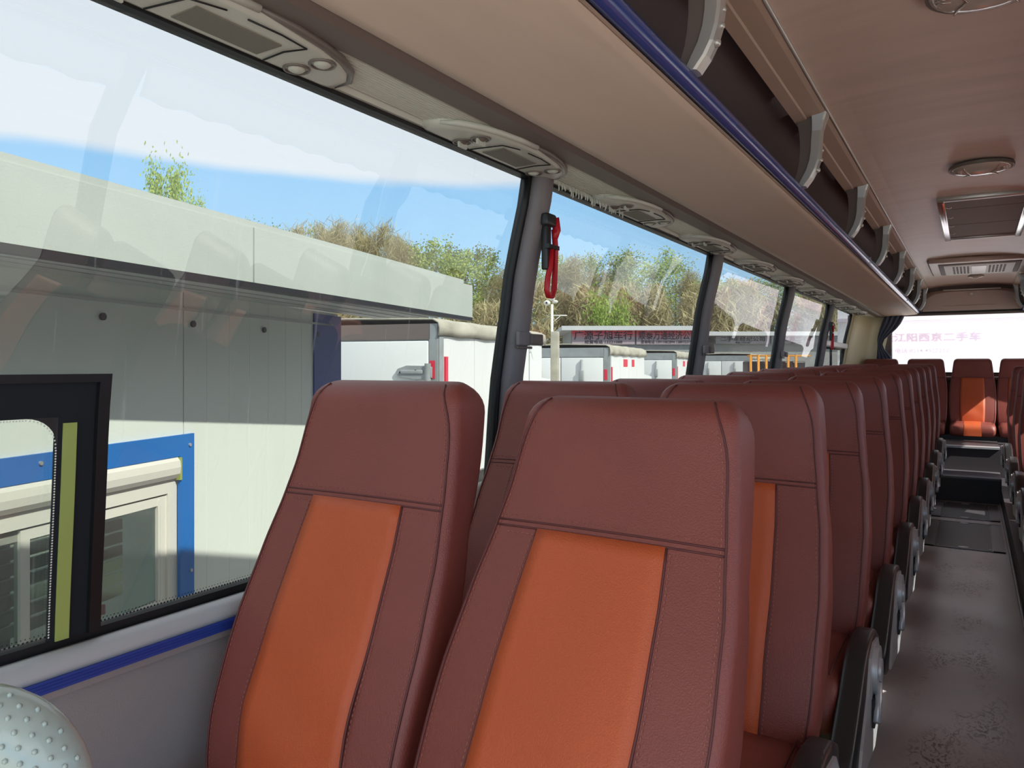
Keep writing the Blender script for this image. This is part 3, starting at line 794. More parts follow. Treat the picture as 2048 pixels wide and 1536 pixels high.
    # aisle side cover (sloping arm-height plastic shield) in y,z; built from x=.232 to .285
    poly = [(.02, .0), (.02, -.19), (-.14, -.26), (-.50, -.21), (-.55, -.185), (-.575, -.15), (-.56, -.125)] + \
           [(-.52, -.103), (-.44, -.062), (-.36, -.018), (-.30, .018), (-.26, .033), (-.20, .043), (-.12, .043), (-.04, .03)]
    n = len(poly); cy = sum(p[0] for p in poly)/n; cz = sum(p[1] for p in poly)/n
    rows = []
    for (x, k) in ((.212, .93), (.216, .985), (.224, 1), (.254, 1), (.261, .985), (.265, .94)):
        rows.append([(x, cy+(p[0]-cy)*k if k < 1 else p[0], cz+(p[1]-cz)*k if k < 1 else p[1]) for p in poly])
    b = MB().grid(rows, closed=True, caps=True); out['side_cover'] = b.mesh('side_cover', M['blackplastic'])
    b = MB(); pl = [(-.02, -.04), (-.02, -.18), (-.16, -.24), (-.47, -.20), (-.42, -.14), (-.30, -.06), (-.24, .015), (-.17, .034), (-.08, .02)]
    b.prism(pl, 'x', .2655, .272); out['metal_plate'] = b.mesh('metal_plate', M['metalgrey'])
    b = MB(); b.disc((.278, -.17, -.035), .062, .012, axis='x', n=28); b.disc((.286, -.17, -.035), .03, .008, axis='x', n=20)
    b.tube([(.282, -.17, -.055), (.286, -.22, -.095), (.286, -.26, -.135)], .009, 8)
    out['recliner'] = b.mesh('recliner', M['metalgrey'])
    b = MB(); b.box((.272, -.24, -.16), (.279, -.19, -.09)); out['recliner_slot'] = b.mesh('recliner_slot', M['rubber'])
    return out
SM = make_seat_meshes()
def seat(x, y, z, label, aisle=0, tilt=0.0, lean_z=0.0, group='coach seats', rz=0, legs=True, stitches=True):
    t = empty('coach_seat', (x, y, z), rz); tag(t, label, 'seat', group)
    bk = link('backrest', SM['backrest'], t); bk.rotation_euler = (-tilt, 0, 0)
    for nm in ('centre_panel', 'seam') + (('stitching',) if stitches else ()):
        c = link(nm, SM[nm], bk)
        if nm == 'stitching': c['kind'] = 'stuff'
    cu = link('cushion', SM['cushion'], t)
    link('cushion_panel', SM['cushion_panel'], cu); link('cushion_seam', SM['cushion_seam'], cu)
    if legs: link('leg_frame', SM['leg_frame'], t)
    if aisle:
        sc = link('side_cover', SM['side_cover'], t)
        for nm in ('metal_plate', 'recliner', 'recliner_slot'):
            link(nm, SM[nm], sc)
        if aisle < 0: sc.scale = (-1, 1.22, 1)  # right-hand covers stretched lengthwise to block sun between the seat rows
    return t
YB = [.90, 1.60, 2.34, 3.10, 3.90, 4.62, 5.33, 6.10, 6.93, 7.95]
ZT = [1.195, 1.205, 1.200, 1.205, 1.215, 1.228, 1.235, 1.240, 1.250, 1.262]
for i, (y, zt) in enumerate(zip(YB, ZT)):
    z = zt-.72
    til = math.radians(5.5) if i == 0 else 0
    if i == 0:
        seat(-.504, .86, z+.048, 'brown leather seat with orange centre, front row on the aisle, reclined', 1, til, group='left aisle seats', rz=math.radians(-3))
        seat(-.993, .90, z+.043, 'brown leather seat with orange centre, front row beside the window', 0, 0, group='left window seats')
    else:
        seat(-.490, y, z+.02, 'brown and orange leather seat, %s row on the left of the aisle' % ordn[i], 1, group='left aisle seats', stitches=i < 5)
        seat(-.955 if i == 1 else -.975, y, z+.02, 'brown and orange leather seat, %s row by the left windows' % ordn[i], 0, group='left window seats', stitches=i < 3)
    seat(.500, y+.02, z, 'brown and orange leather seat, %s row on the right of the aisle' % ordn[i], -1, group='right aisle seats', stitches=False)
    seat(.960, y+.02, z, 'brown and orange leather seat, %s row by the right windows' % ordn[i], 0, group='right window seats', stitches=False)
rl = ['back bench seat in the left corner under the curtain', 'back bench seat second from the left', 'back bench seat in the middle facing the aisle', 'back bench seat right of the middle', 'back bench seat in the right corner']
for k, (x, lab) in enumerate(zip((-.955, -.475, 0.0, .46, .90), rl)):
    seat(x, 9.93, .63, 'brown and orange '+lab, 0, group='rear bench seats', legs=False, stitches=False)
b = MB().box((-1.2, 9.55, .44), (1.14, 9.95, .5)); tag(b.build('trim_40', M['blackplastic']), kind='structure')
# small armrests along the aisle at the rear
t = empty('arm_hinge', (0, 0, 0)); C.objects.unlink(t); bpy.data.objects.remove(t)

# ================================================================ small cabin objects
def hammer(y, z, lab):
    x = xw(z)+.050
    t = empty('emergency_hammer', (x, y, z)); tag(t, lab, 'hammer', 'emergency hammers on the window pillars')
    t.rotation_euler = (math.radians(0), 0, 0)
    MB().rbox((.0, -.012, -.10), (.022, .018, .05), .005).build('holder', M['blackplastic'], t)
    MB().rbox((.006, -.028, .035), (.034, .032, .075), .008).build('head', M['blackplastic'], t)
    b = MB(); b.tube([(.026, .036, .068), (.026, .044, .03), (.026, .03, 0)], [.012, .014, .010], 8); b.build('tip_guard', M['red'], t)
    pts = [(.024, .030, .03), (.024, .040, -.03), (.024, .036, -.10), (.024, .030, -.16), (.024, .016, -.185), (.024, -.006, -.185), (.024, -.018, -.165), (.024, -.012, -.13), (.024, .004, -.09), (.024, .012, -.03)]
    MB().tube(pts, .0065, 8, flat=1.6).build('loop_handle', M['red'], t)
    MB().box((.016, -.02, -.035), (.034, .048, -.022)).build('clip', M['blackplastic'], t)
hammer(2.06, 1.66, 'red emergency hammer in black holder on the nearest window pillar')
hammer(7.70, 1.60, 'small red emergency hammer on the far window pillar')
# curtain fringe under the channel
b = MB()
for k in range(34):
    y = 2.13+k*.0155+random.uniform(-.003, .003); x = -1.13+random.uniform(-.006, .006); L = random.uniform(.018, .034)
    b.tube([(x, y, 1.85), (x+.002, y+.002, 1.85-L*.6), (x, y+.005, 1.85-L), (x, y+.009, 1.85-L*.8), (x, y+.008, 1.85-L*.3)], .0016, 4)
t = b.build('curtain_fringe', M['ribbed']); tag(t, 'short pale curtain fringe hanging under the ribbed channel past the nearest pillar', 'fringe')
# rear curtain at the left corner of the back window
def rear_curtain(side, lab):
    rows = []
    for i in range(16):
        z = 1.90-(1.90-.95)*i/15; row = []
        pinch = 1-.75*math.exp(-((z-1.52)/.16)**2)
        for k in range(25):
            u = k/24; w = .18*pinch; x = -1.02+.02*(1-pinch)+u*w*1.25 + (.10 if z > 1.6 else 0)*((z-1.6)/.3 if z > 1.6 else 0)
            row.append((mir(x, side), 10.30+.018*math.sin(u*2*PI*4)*pinch, z))
        rows.append(row)
    o = MB().grid(rows).build('window_curtain', M['curtain']); tag(o, lab, 'curtain', 'curtains at the back window')
    m_ = o.modifiers.new('s', 'SOLIDIFY'); m_.thickness = .003
rear_curtain(-1, 'gathered slate blue curtain at the left edge of the back window')
rear_curtain(1, 'gathered slate blue curtain at the right edge of the back window')
# pale pleated curtains along the right windows
M['palecurtain'] = leafmat('pale_curtain_cloth', srgb(226,224,228), srgb(226,224,228))
for i, (a, b_) in enumerate(edges):
    a = max(a, YR+.02); rows = []
    for j in range(5):
        z = 1.835-(1.835-1.555)*j/4; n_ = int((b_-a)/.02)
        rows.append([(1.085+.012*math.sin(k*1.3)*(.4+.15*j)+.03*(1.835-z), a+(b_-a)*k/n_, z+(.012*math.sin(k*.55+i) if j == 4 else 0)) for k in range(n_+1)])
    o = MB().grid(rows).build('window_valance', M['palecurtain']); tag(o, 'pale pleated curtain valance over the right side window, %s from the front' % ordn[i], 'curtain', 'curtains on the right windows')
    o.modifiers.new('s', 'SOLIDIFY').thickness = .002
for i, y in enumerate(PIL[1:]+[9.1]):
    rows = []
    for j in range(14):
        z = 1.83-j*.075; w = .20+.10*(j/13)-.12*math.exp(-((z-1.25)/.12)**2)
        rows.append([(1.065+.02*math.sin(k*1.25)+.06*max(0, (1.5-z))*.5, y-w/2+w*k/24, z) for k in range(25)])
    o = MB().grid(rows).build('gathered_curtain', M['palecurtain']); tag(o, 'pale curtain gathered at the %s pillar on the right side' % ordn[i+1], 'curtain', 'curtains on the right windows')
    o.modifiers.new('s', 'SOLIDIFY').thickness = .002
# inner sliding sash at the front of the left window
t = empty('window_12', (-1.3, .2, .8)); tag(t, kind='structure')
def wrows(ya, yb, za, zb, off, n=8, d=0):
    return [[(xw(za+(zb-za)*i/n)+off+1.3, y-.2, za+(zb-za)*i/n-.8) for y in (ya, yb)] for i in range(n+1)]
def bar(ya, yb, za, zb, o0, o1, n=8):
    rr = []
    for i in range(n+1):
        z = za+(zb-za)*i/n; x = xw(z)+1.3
        rr.append([(x+o0, ya-.2, z-.8), (x+o1, ya-.2, z-.8), (x+o1, yb-.2, z-.8), (x+o0, yb-.2, z-.8)])
    return rr
b = MB()
b.grid(bar(.718, .738, .80, 1.243, -.008, .016), False, True, True); b.grid(bar(-1.1, .738, 1.232, 1.246, -.008, .016, 2), False, True, True)
b.build('sash_frame', M['rubber'], t)
b = MB(); b.grid(bar(.658, .720, .80, 1.232, -.006, .006), False, True, True); b.grid(bar(-1.1, .720, 1.175, 1.234, -.006, .006, 3), False, True, True)
b.build('black_border', M['matteblack'], t)
MB().grid(bar(.666, .688, .80, 1.165, .006, .009), False, True, True).build('rubber_seal', M['seal'], t)
MB().grid(wrows(-1.1, .66, .80, 1.18, .0)).build('sash_glass', M['sashglass'], t)
# rounded corner fillet and dots of the sash
b = MB(); R = .05
cyy, czz = .658-R, 1.175-R
arcp = arc(cyy, czz, R, 0, 90, 8)
pl = [(xw(q[1])+.0065+1.3, q[0]-.2, q[1]-.8) for q in arcp] + [(xw(1.175)+.0065+1.3, .658-.2, 1.175-.8)]
b.add(pl, [list(range(len(pl)))]); 
b.build('corner_fillet', M['blackplastic'], t)
b = MB()
for k in range(70):
    z = .81+k*.0045
    if z < czz: 
        x = xw(z)+.0075+1.3; y = .6555; r = .0018; b.add([(x, y-r-.2, z-.8), (x, y-.2, z-r-.8), (x, y+r-.2, z-.8), (x, y-.2, z+r-.8)], [(0,1,2,3)])
for k in range(12):
    a = math.radians(k*7.5); y, z = cyy+(R-.003)*math.cos(a), czz+(R-.003)*math.sin(a); x = xw(z)+.0075+1.3; r = .0018
    b.add([(x, y-r-.2, z-.8), (x, y-.2, z-r-.8), (x, y+r-.2, z-.8), (x, y-.2, z+r-.8)], [(0,1,2,3)])
for k in range(200):
    y = cyy-k*.0045; z = 1.1725; x = xw(z)+.0075+1.3; r = .0018
    b.add([(x, y-r-.2, z-.8), (x, y-.2, z-r-.8), (x, y+r-.2, z-.8), (x, y-.2, z+r-.8)], [(0,1,2,3)])
o = b.build('edge_dots', M['pvc'], t); o['kind'] = 'stuff'
# plastic wrapped pad in the near corner
def near_pad():
    m = bpy.data.materials.new('dimpled_clear_plastic'); m.use_nodes = True
    n, l = m.node_tree.nodes, m.node_tree.links; bs = n['Principled BSDF']
    bs.inputs['Base Color'].default_value = srgb(170,182,174); bs.inputs['Roughness'].default_value = .18
    bs.inputs['Specular IOR Level'].default_value = .8
    tr = N(n, 'ShaderNodeBsdfTransparent'); ms = N(n, 'ShaderNodeMixShader'); ms.inputs[0].default_value = .12
    l.new(bs.outputs[0], ms.inputs[1]); l.new(tr.outputs[0], ms.inputs[2]); l.new(ms.outputs[0], n['Material Output'].inputs[0])
    c = W(-48, .60, 1600)
    t = empty('wrapped_headrest', (c.x, c.y, ZP)); tag(t, 'pale dimpled plastic covered headrest rim in the near lower left corner', 'headrest')
    fw = Vector((-ST, CT, 0)); rt = Vector((CT, ST, 0)); up = Vector((0, 0, 1))
    R_, r_ = .058, .034; rows = []; dots = MB()
    base = c - Vector((c.x, c.y, ZP))
    for i in range(40):
        a = 2*PI*i/40; ring = []
        for k in range(18):
            b_ = 2*PI*k/18; rad = R_+r_*math.cos(b_); q = base+rt*(rad*math.cos(a))+up*(rad*math.sin(a))+fw*(r_*.9*math.sin(b_)); ring.append(q)
        rows.append(ring)
    rows.append(rows[0])
    MB().grid(rows, closed=True).build('rim', m, t)
    for i in range(46):
        a = 2*PI*i/46
        for k in range(9):
            b_ = PI+PI*(k+.5*(i % 2))/9; rad = R_+r_*1.0*math.cos(b_)
            q = base+rt*(rad*math.cos(a))+up*(rad*math.sin(a))+fw*(r_*.9*math.sin(b_)); dots.ball(q, .0024, 6)
    o = dots.build('dimple', m, t); o['kind'] = 'stuff'
    b = MB(); b.tube([base-up*.05, base-up*.30, Vector((0, 0, 0))], [.03, .02, .02], 10); b.build('post', M['blackplastic'], t)
near_pad()
# ================================================================ outside
GZ = -1.15
g_ = MB().box((-70, -30, GZ-.2), (40, 80, GZ)).build('ground', M['ground']); tag(g_, kind='structure')

# ---- portable cabin beside the bus
def rayhit(px, py, P0, dirv):
    """intersect pixel ray with vertical plane through P0 along dirv"""
    r = W(px, 1.0, py)-Vector((0, 0, EYE)); nrm = Vector((-dirv[1], dirv[0], 0))
    t = (Vector(P0)-Vector((0, 0, EYE))).dot(nrm)/r.dot(nrm); return Vector((0, 0, EYE))+r*t

angf = -TH+math.atan((1545-1024)/1500); fd = Vector((math.sin(angf), math.cos(angf), 0))
EH = .40     # eaves above the eye
Fend = W(945, EH*1500/96.0); Fend.z = 0
wA, wB = W(0, EH*1500/199.0), W(625, EH*1500/110.0); wd = (wB-wA); wd.z = 0; wd.normalize(); angw = math.atan2(wd.x, wd.y)
wallP = rayhit(678, 731, wA, wd); wallP.z = 0     # wall corner
cab = empty('site_cabin', (wallP.x, wallP.y, GZ), math.atan2(wd.y, wd.x)+PI); tag(cab, 'pale portable cabin with blue corner post and overhanging grey roof beside the bus', 'cabin')
def Cl(p):   # world -> cabin local
    q = Vector(p)-Vector((wallP.x, wallP.y, GZ)); a = -(math.atan2(wd.y, wd.x)+PI)
    return Vector((q.x*math.cos(a)-q.y*math.sin(a), q.x*math.sin(a)+q.y*math.cos(a), q.z))
# local frame: +x towards the front of the bus along the wall, outward normal (towards bus)?
side_n = Cl(Vector((0, 0, EYE))).y; SG = 1 if side_n > 0 else -1
def lx(px): return Cl(rayhit(px, 731, wallP, wd)).x
def lz(px, py): return Cl(rayhit(px, py, wallP, wd)).z
zE = EYE+EH-GZ
x367 = lx(367)
wxr, wzt = lx(383), lz(383, 866); wzi = lz(355, 905); wxi = lx(355)
LEN = 9.0
# wall panels split at the seam, with an opening for the window
def slab(b, x0, x1, z0, z1, d0=-.06, d1=0): b.box((x0, SG*d0, z0), (x1, SG*d1, z1))
WX0, WX1 = wxr+.02, wxr+1.9     # window opening range in local x
WZ1 = wzt-.02; WZ0 = 1.0
pans = [(.10, x367-.004)]; x = x367+.004
b = MB(); slab(b, .10, x367-.004, .1, zE); slab(b, .0, .1, .1, zE, -.06, -.01); b.build('wall_panel', M['cabinwall'], cab)
b = MB(); slab(b, x367+.004, WX1+.0, WZ1, zE); slab(b, x367+.004, WX0, .1, WZ1); slab(b, WX0, WX1, .1, WZ0); b.build('wall_panel', M['cabinwall'], cab)
b = MB(); slab(b, WX1+.004, LEN, .1, zE); b.build('wall_panel', M['cabinwall'], cab)
b = MB(); b.box((0.0, SG*-.06, .1), (.06, SG*-2.6, zE)); b.build('wall_panel', M['cabinwall'], cab)
b = MB()
xx = .35
while xx < LEN:                     # shallow ribs of the sandwich panels
    if not (WX0-.12 < xx < WX1+.1): slab(b, xx, xx+.012, .12, zE, 0, .0012)
    xx += .21
b.build('panel_rib', M['cabinwall'], cab)
b = MB(); slab(b, -.012, abs(lx(626)), .0, zE-.02, -.07, .012); b.build('corner_post', M['navy'], cab)
b = MB(); slab(b, 0, LEN, 0, .1, -.05, .015); b.build('base_channel', M['navy'], cab)
b = MB(); slab(b, .12, LEN, zE-.10, zE-.085, 0, .012); b.build('eaves_trim', M['soffit'], cab)
b = MB()
for xb in (.35, 1.05, 1.75, 2.4): b.disc((xb, SG*.008, zE-.17), .018, .012, axis='y', n=12)
b.build('bolt_cap', M['rubber'], cab)
# interior behind the window
b = MB(); b.box((WX0-.3, SG*-1.6, .1), (WX1+.3, SG*-1.55, zE)); b.build('inner_wall', M['greywall'], cab)
# blue window surround
fw_ = abs(wxi-wxr)
wz0 = .95
sur = empty('x'); bpy.data.objects.remove(sur)
bb = MB()
def frame(b, x0, x1, z0, z1, w, d0, d1):
    b.box((x0, SG*d0, z0), (x0+w, SG*d1, z1)); b.box((x1-w, SG*d0, z0), (x1, SG*d1, z1))
    b.box((x0+w, SG*d0, z1-w), (x1-w, SG*d1, z1)); b.box((x0+w, SG*d0, z0), (x1-w, SG*d1, z0+w))
frame(bb, wxr, wxr+1.95, wz0, wzt, fw_, .0, .018)
bs = bb.build('window_surround', M['framenavy'], cab)
b = MB()
for xq, zq in ((wxr+.04, wzt-.06), (wxr+.03, wzt-.75), (wxr+1.0, wzt-.04), (wxr+1.5, wzt-.04)): b.disc((xq, SG*.022, zq), .009, .008, axis='y', n=10)
b.build('rivet', M['silver'], bs)
b = MB(); ix0, ix1, iz0, iz1 = wxr+fw_, wxr+1.95-fw_, wz0+fw_, wzt-fw_
b.prism([(SG*-.05, iz1-.115), (SG*.012, iz1-.115), (SG*.03, iz1-.09), (SG*.035, iz1-.055), (SG*.03, iz1-.02), (SG*.012, iz1), (SG*-.05, iz1)], 'x', ix0+.015, ix1-.015, False)
b.build('shutter_box', M['pvc'], cab)
b = MB(); b.box((ix0+.0, SG*.0, iz1-.125), (ix0+.018, SG*.03, iz1-.005)); b.build('box_cap', M['seal'], cab)
wf = MB(); frame(wf, ix0, ix1, iz0, iz1-.12, .07, -.055, -.005)
wfo = wf.build('window_frame', M['pvc'], cab)
b = MB(); frame(b, ix0+.07, ix0+.95, iz0+.07, iz1-.20, .045, -.045, -.015); b.box((ix0+.12, SG*-.03, iz1-.215), (ix0+.135, SG*-.012, iz0+.1)); b.build('sash', M['pvc'], wfo)
b = MB(); frame(b, ix0+.90, ix1-.07, iz0+.07, iz1-.20, .045, -.055, -.03); b.build('sash', M['pvc'], wfo)
b = MB(); b.box((ix0+.06, SG*-.034, iz0+.06), (ix1-.06, SG*-.030, iz1-.19)); b.build('pane', M['winglass'], wfo)
b = MB()
for k in range(7): b.box((ix0+.08, SG*-.30, iz1-.32-k*.07), (ix0+.85, SG*-.28, iz1-.32-k*.07+.055))
b.build('blind_slat', M['pvc'], cab)
MB().box((ix0+.22, SG*-.27, iz1-.80), (ix0+.42, SG*-.262, iz1-.75)).build('red_label', M['tapered'], cab)
# roof: fascia along its own line
A = Cl(Vector((Fend.x, Fend.y, GZ))); F2 = Cl(Vector((Fend.x-fd.x*LEN, Fend.y-fd.y*LEN, GZ)))
zT = zE+.265
def fp(t, off=0): return (A.x+(F2.x-A.x)*t, A.y+(F2.y-A.y)*t+off)
def roofbar(b, off0, off1, z0, z1, t0=0., t1=1.):
    q = [fp(t0, SG*off0), fp(t1, SG*off0), fp(t1, SG*off1), fp(t0, SG*off1)]
    v = [(x, y, z0) for x, y in q]+[(x, y, z1) for x, y in q]
    b.add(v, [(0,1,2,3),(4,5,6,7),(0,1,5,4),(1,2,6,5),(2,3,7,6),(3,0,4,7)])
tj = .31
b = MB(); roofbar(b, -.012, 0, zE, zT, 0, tj-.0006); 
q0, q1 = fp(0), (-A.x*0+A.x, -2.6*SG)
b.build('fascia_board', M['fascia'], cab)
b = MB(); roofbar(b, -.012, 0, zE, zT, tj+.0006, 1); b.build('fascia_board', M['fascia'], cab)
b = MB(); roofbar(b, -.08, -.005, zT, zT+.03, .02, 1); b.build('roof_edge', M['fascia'], cab)
b = MB(); roofbar(b, -.05, .0, zE-.03, zE, 0, 1); b.build('drip_rail', M['rubber'], cab)
# roof slab and soffit boards
def quadslab(b, p, z0, z1):
    n = len(p); v = [(x, y, z0) for x, y in p]+[(x, y, z1) for x, y in p]
    b.add(v, [list(range(n)), [n+i for i in range(n)]]+[(i, (i+1) % n, n+(i+1) % n, n+i) for i in range(n)])
back = -2.7*SG
b = MB(); quadslab(b, [fp(0, -SG*.012), fp(1, -SG*.012), (F2.x, back), (A.x, back)], zE+.06, zT); b.build('roof', M['fascia'], cab)
nb = 5
for k in range(nb):
    t0, t1 = k/nb, (k+1)/nb-.015
    p = []
    for t in (0., 1.):
        x, y = fp(t); 
    def sp_(t, u): x, y = fp(t); return (x, y*(1-u)+(SG*.0)*u)
    u0, u1 = k/nb+.03, (k+1)/nb-.01
    b = MB(); quadslab(b, [sp_(0, u0), sp_(1, u0), sp_(1, u1), sp_(0, u1)], zE+.005, zE+.02); b.build('soffit_board', M['soffit'], cab)

# ---- trucks
def truck(px, d, top, L, Wd, label, style=0, name='box_truck', yaw=20.0):
    c = W(px, d); a = -TH+math.radians(yaw); dx = Vector((math.sin(a), math.cos(a)))
    rz = math.atan2(dx.y, dx.x)
    t = empty(name, (c.x, c.y, GZ), rz); tag(t, label, 'truck', 'white trucks parked across the yard')
    H_ = EYE+top-GZ; z0 = .95
    b = MB(); b.box((.03, .03, z0), (L, Wd, H_-.16)); b.build('cargo_box', M['truck'], t)
    # panels on the side, door leaves on the rear
    n = 4
    for k in range(n):
        x0 = .14+(L-.2)*k/n; x1 = .14+(L-.2)*(k+1)/n-.012
        b = MB(); b.box((x0, .0, z0+.03), (x1, .03, H_-.20)); b.build('side_panel', M['truck'], t)
    if style == 2:
        b = MB()
        for k in range(26): b.box((.16+k*(L-.3)/26, -.03, z0+.05), (.16+(k+.5)*(L-.3)/26, 0, H_-.30))
        b.build('corrugation', M['truck'], t)
    for k in range(2):
        y0 = .12 if k == 0 else 1.42; y1 = 1.40 if k == 0 else Wd-.06
        if style: y0 = .12+(Wd-.16)*k/2; y1 = .12+(Wd-.16)*(k+1)/2-.02
        b = MB(); b.rbox((-.03, y0, z0+.05), (.03, y1, H_-.26), .012, 2); dr = b.build('door', M['truck'], t)
        for zz in (H_-.645, H_-1.6):
            hy = y0 if k == 0 else y1; s_ = 1 if k == 0 else -1
            if style: continue
            b = MB(); b.prism([(hy+.02*s_, zz-.075), (hy+.16*s_, zz-.085), (hy+.40*s_, zz-.045), (hy+.43*s_, zz), (hy+.40*s_, zz+.045), (hy+.28*s_, zz+.085), (hy+.02*s_, zz+.08)], 'x', -.06, -.03); b.rbox((-.075, hy+.05*s_, zz-.02), (-.055, hy+.36*s_, zz+.03), .012, 2)
            b.disc((-.055, hy-.01*s_, zz), .04, .22, n=14); b.rbox((-.07, hy-.06*s_, zz-.07), (-.02, hy+.0, zz+.07), .01, 2)
            b.build('hinge', M['truckgrey'], dr)
            b = MB(); b.disc((-.068, hy+.36*s_, zz), .014, .01, axis='x', n=10); b.disc((-.068, hy+.15*s_, zz+.02), .014, .01, axis='x', n=10); b.build('bolt', M['rubber'], dr)
        if style:
            b = MB(); yb_ = (y0+y1)/2; b.tube([(-.06, yb_, z0+.1), (-.06, yb_, H_-.3)], .028, 10); b.rbox((-.1, yb_-.05, H_-.75), (-.03, yb_+.05, H_-.52), .01, 2); b.build('lock_rod', M['truckgrey'], dr)
    b = MB(); b.box((-.02, .0, z0), (.05, .11, H_-.05)); b.box((-.02, Wd-.06, z0), (.05, Wd+.02, H_-.05)); b.box((.0, -.02, z0), (.12, .03, H_-.10)); b.build('corner_post', M['truckgrey'], t)
    b = MB(); b.box((-.025, .03, z0+.2), (-.019, .10, z0+.55)); b.box((-.025, .03, H_-.72), (-.019, .10, H_-.50)); b.box((-.025, .03, H_-1.30), (-.019, .10, H_-1.02))
    b.box((.17, -.026, H_-.82), (.24, -.001 if style != 2 else -.031, H_-.45)); b.build('reflective_tape', M['tapered'], t)
    if style == 1:
        b = MB(); b.box((L*.35, -.004, H_-.45), (L*.46, .0, H_-.28)); b.build('side_tape', M['tapered'], t)
        MB().box((L*.58, -.004, H_-.45), (L*.66, .0, H_-.28)).build('side_tape', M['tapered'], t)
    b = MB(); b.box((-.02, .1, H_-.24), (.04, Wd-.05, H_-.05)); b.build('door_header', M['truckgrey'] if style else M['strip'], t)
    # roof cap: rounded canvas-like cover along the side and over the roof
    rows = []
    for k in range(15):
        x = -.04+(L+.08)*k/14; w = .012*math.sin(k*2.1)
        rows.append([(x, -.035, H_-.20+w), (x, -.05, H_-.12+w), (x, -.03, H_-.03), (x, .05, H_+.015+w*.4), (x, Wd*.5, H_+.04), (x, Wd+.0, H_-.0), (x, Wd+.03, H_-.12)])
    o = MB().grid(rows).build('roof_cap', M['truckdirty'], t); o.modifiers.new('s', 'SOLIDIFY').thickness = .02
    # chassis, wheels, cab
    b = MB(); b.box((.2, Wd*.25, .55), (L+1.4, Wd*.35, .8)); b.box((.2, Wd*.65, .55), (L+1.4, Wd*.75, .8)); b.box((-.05, .05, .5), (.08, Wd-.05, .65)); b.box((.1, .1, .8), (L, Wd-.1, z0)); b.build('chassis', M['blackplastic'], t)
    for wx in (1.0, L+.9):
        for wy in (.08, Wd-.33):
            b = MB(); b.disc((wx, wy+.12, .42), .42, .26, axis='y', n=22); w_ = b.build('wheel', M['tyre'], t)
            MB().disc((wx, wy+.12, .42), .22, .28, axis='y', n=18).build('hub', M['truckgrey'], w_)
    b = MB(); b.prism([(L+.1, .6), (L+1.75, .6), (L+1.8, 1.3), (L+1.55, 2.1), (L+.1, 2.2)], 'y', .08, Wd-.08); cb = b.build('cab', M['truck'], t)
    b = MB(); b.prism([(L+.45, 1.35), (L+1.62, 1.35), (L+1.45, 1.95), (L+.45, 1.98)], 'y', .07, .085); b.build('cab_window', M['rubber'], cb)
    return t
truck(876, 9.1, .56, 4.2, 2.5, 'white box truck with a large door hinge just past the cabin corner', 0)
truck(1218, 15.5, .42, 4.2, 2.0, 'white box truck with grey canvas cap behind the second window', 1)
truck(1352, 22.0, .42, 4.5, 2.0, 'white box truck with bluish doors below the red banner', 1)
truck(1503, 27.5, .42, 4.8, 2.1, 'white corrugated box truck seen through the third window', 2, yaw=27)
truck(1640, 36, .42, 5, 2.2, 'farthest white box truck seen through the fourth window', 1, yaw=30)
# camera pole
p = W(1104, 12.0)
t = empty('camera_pole', (p.x, p.y, GZ)); tag(t, 'slim white pole with security cameras standing between the trucks', 'pole')
zt = EYE+.98-GZ
MB().tube([(0, 0, 0), (0, 0, zt)], .022, 8).build('pole', M['pvc'], t)
b = MB(); q = Vector((CT, ST, 0)); b.tube([Vector((0, 0, zt-.18)), q*.24+Vector((0, 0, zt-.18))], .010, 6); b.tube([Vector((0, 0, zt-.30)), q*.13+Vector((0, 0, zt-.19))], .006, 6); b.build('side_arm', M['pvc'], t)
b = MB(); b.ball((0, 0, zt+.10), .05, 10); b.build('dome_camera', M['white'], t)
b = MB(); b.ball(-q*.08+Vector((0, 0, zt+.02)), .05, 10, (1.2,1,.9)); b.ball(q*.05+Vector((0, 0, zt+.04)), .035, 10, (1.5,1,.8)); b.build('camera_head', M['pvc'], t)
b = MB(); b.ball(-q*.09-Vector((-ST, CT, 0))*.045+Vector((0, 0, zt+.02)), .018, 8); b.build('camera_lens', M['rubber'], t)
# thick weathered post between the first and second truck
p = W(1110, 11.5); t = MB().rbox((-.06, -.06, 0), (.06, .06, EYE+.52-GZ), .01).build('timber_post', M['truckdirty']); t.location = (p.x, p.y, GZ); t.rotation_euler = (0, 0, .3)
tag(t, 'weathered upright post standing at the end of the nearest truck', 'post')

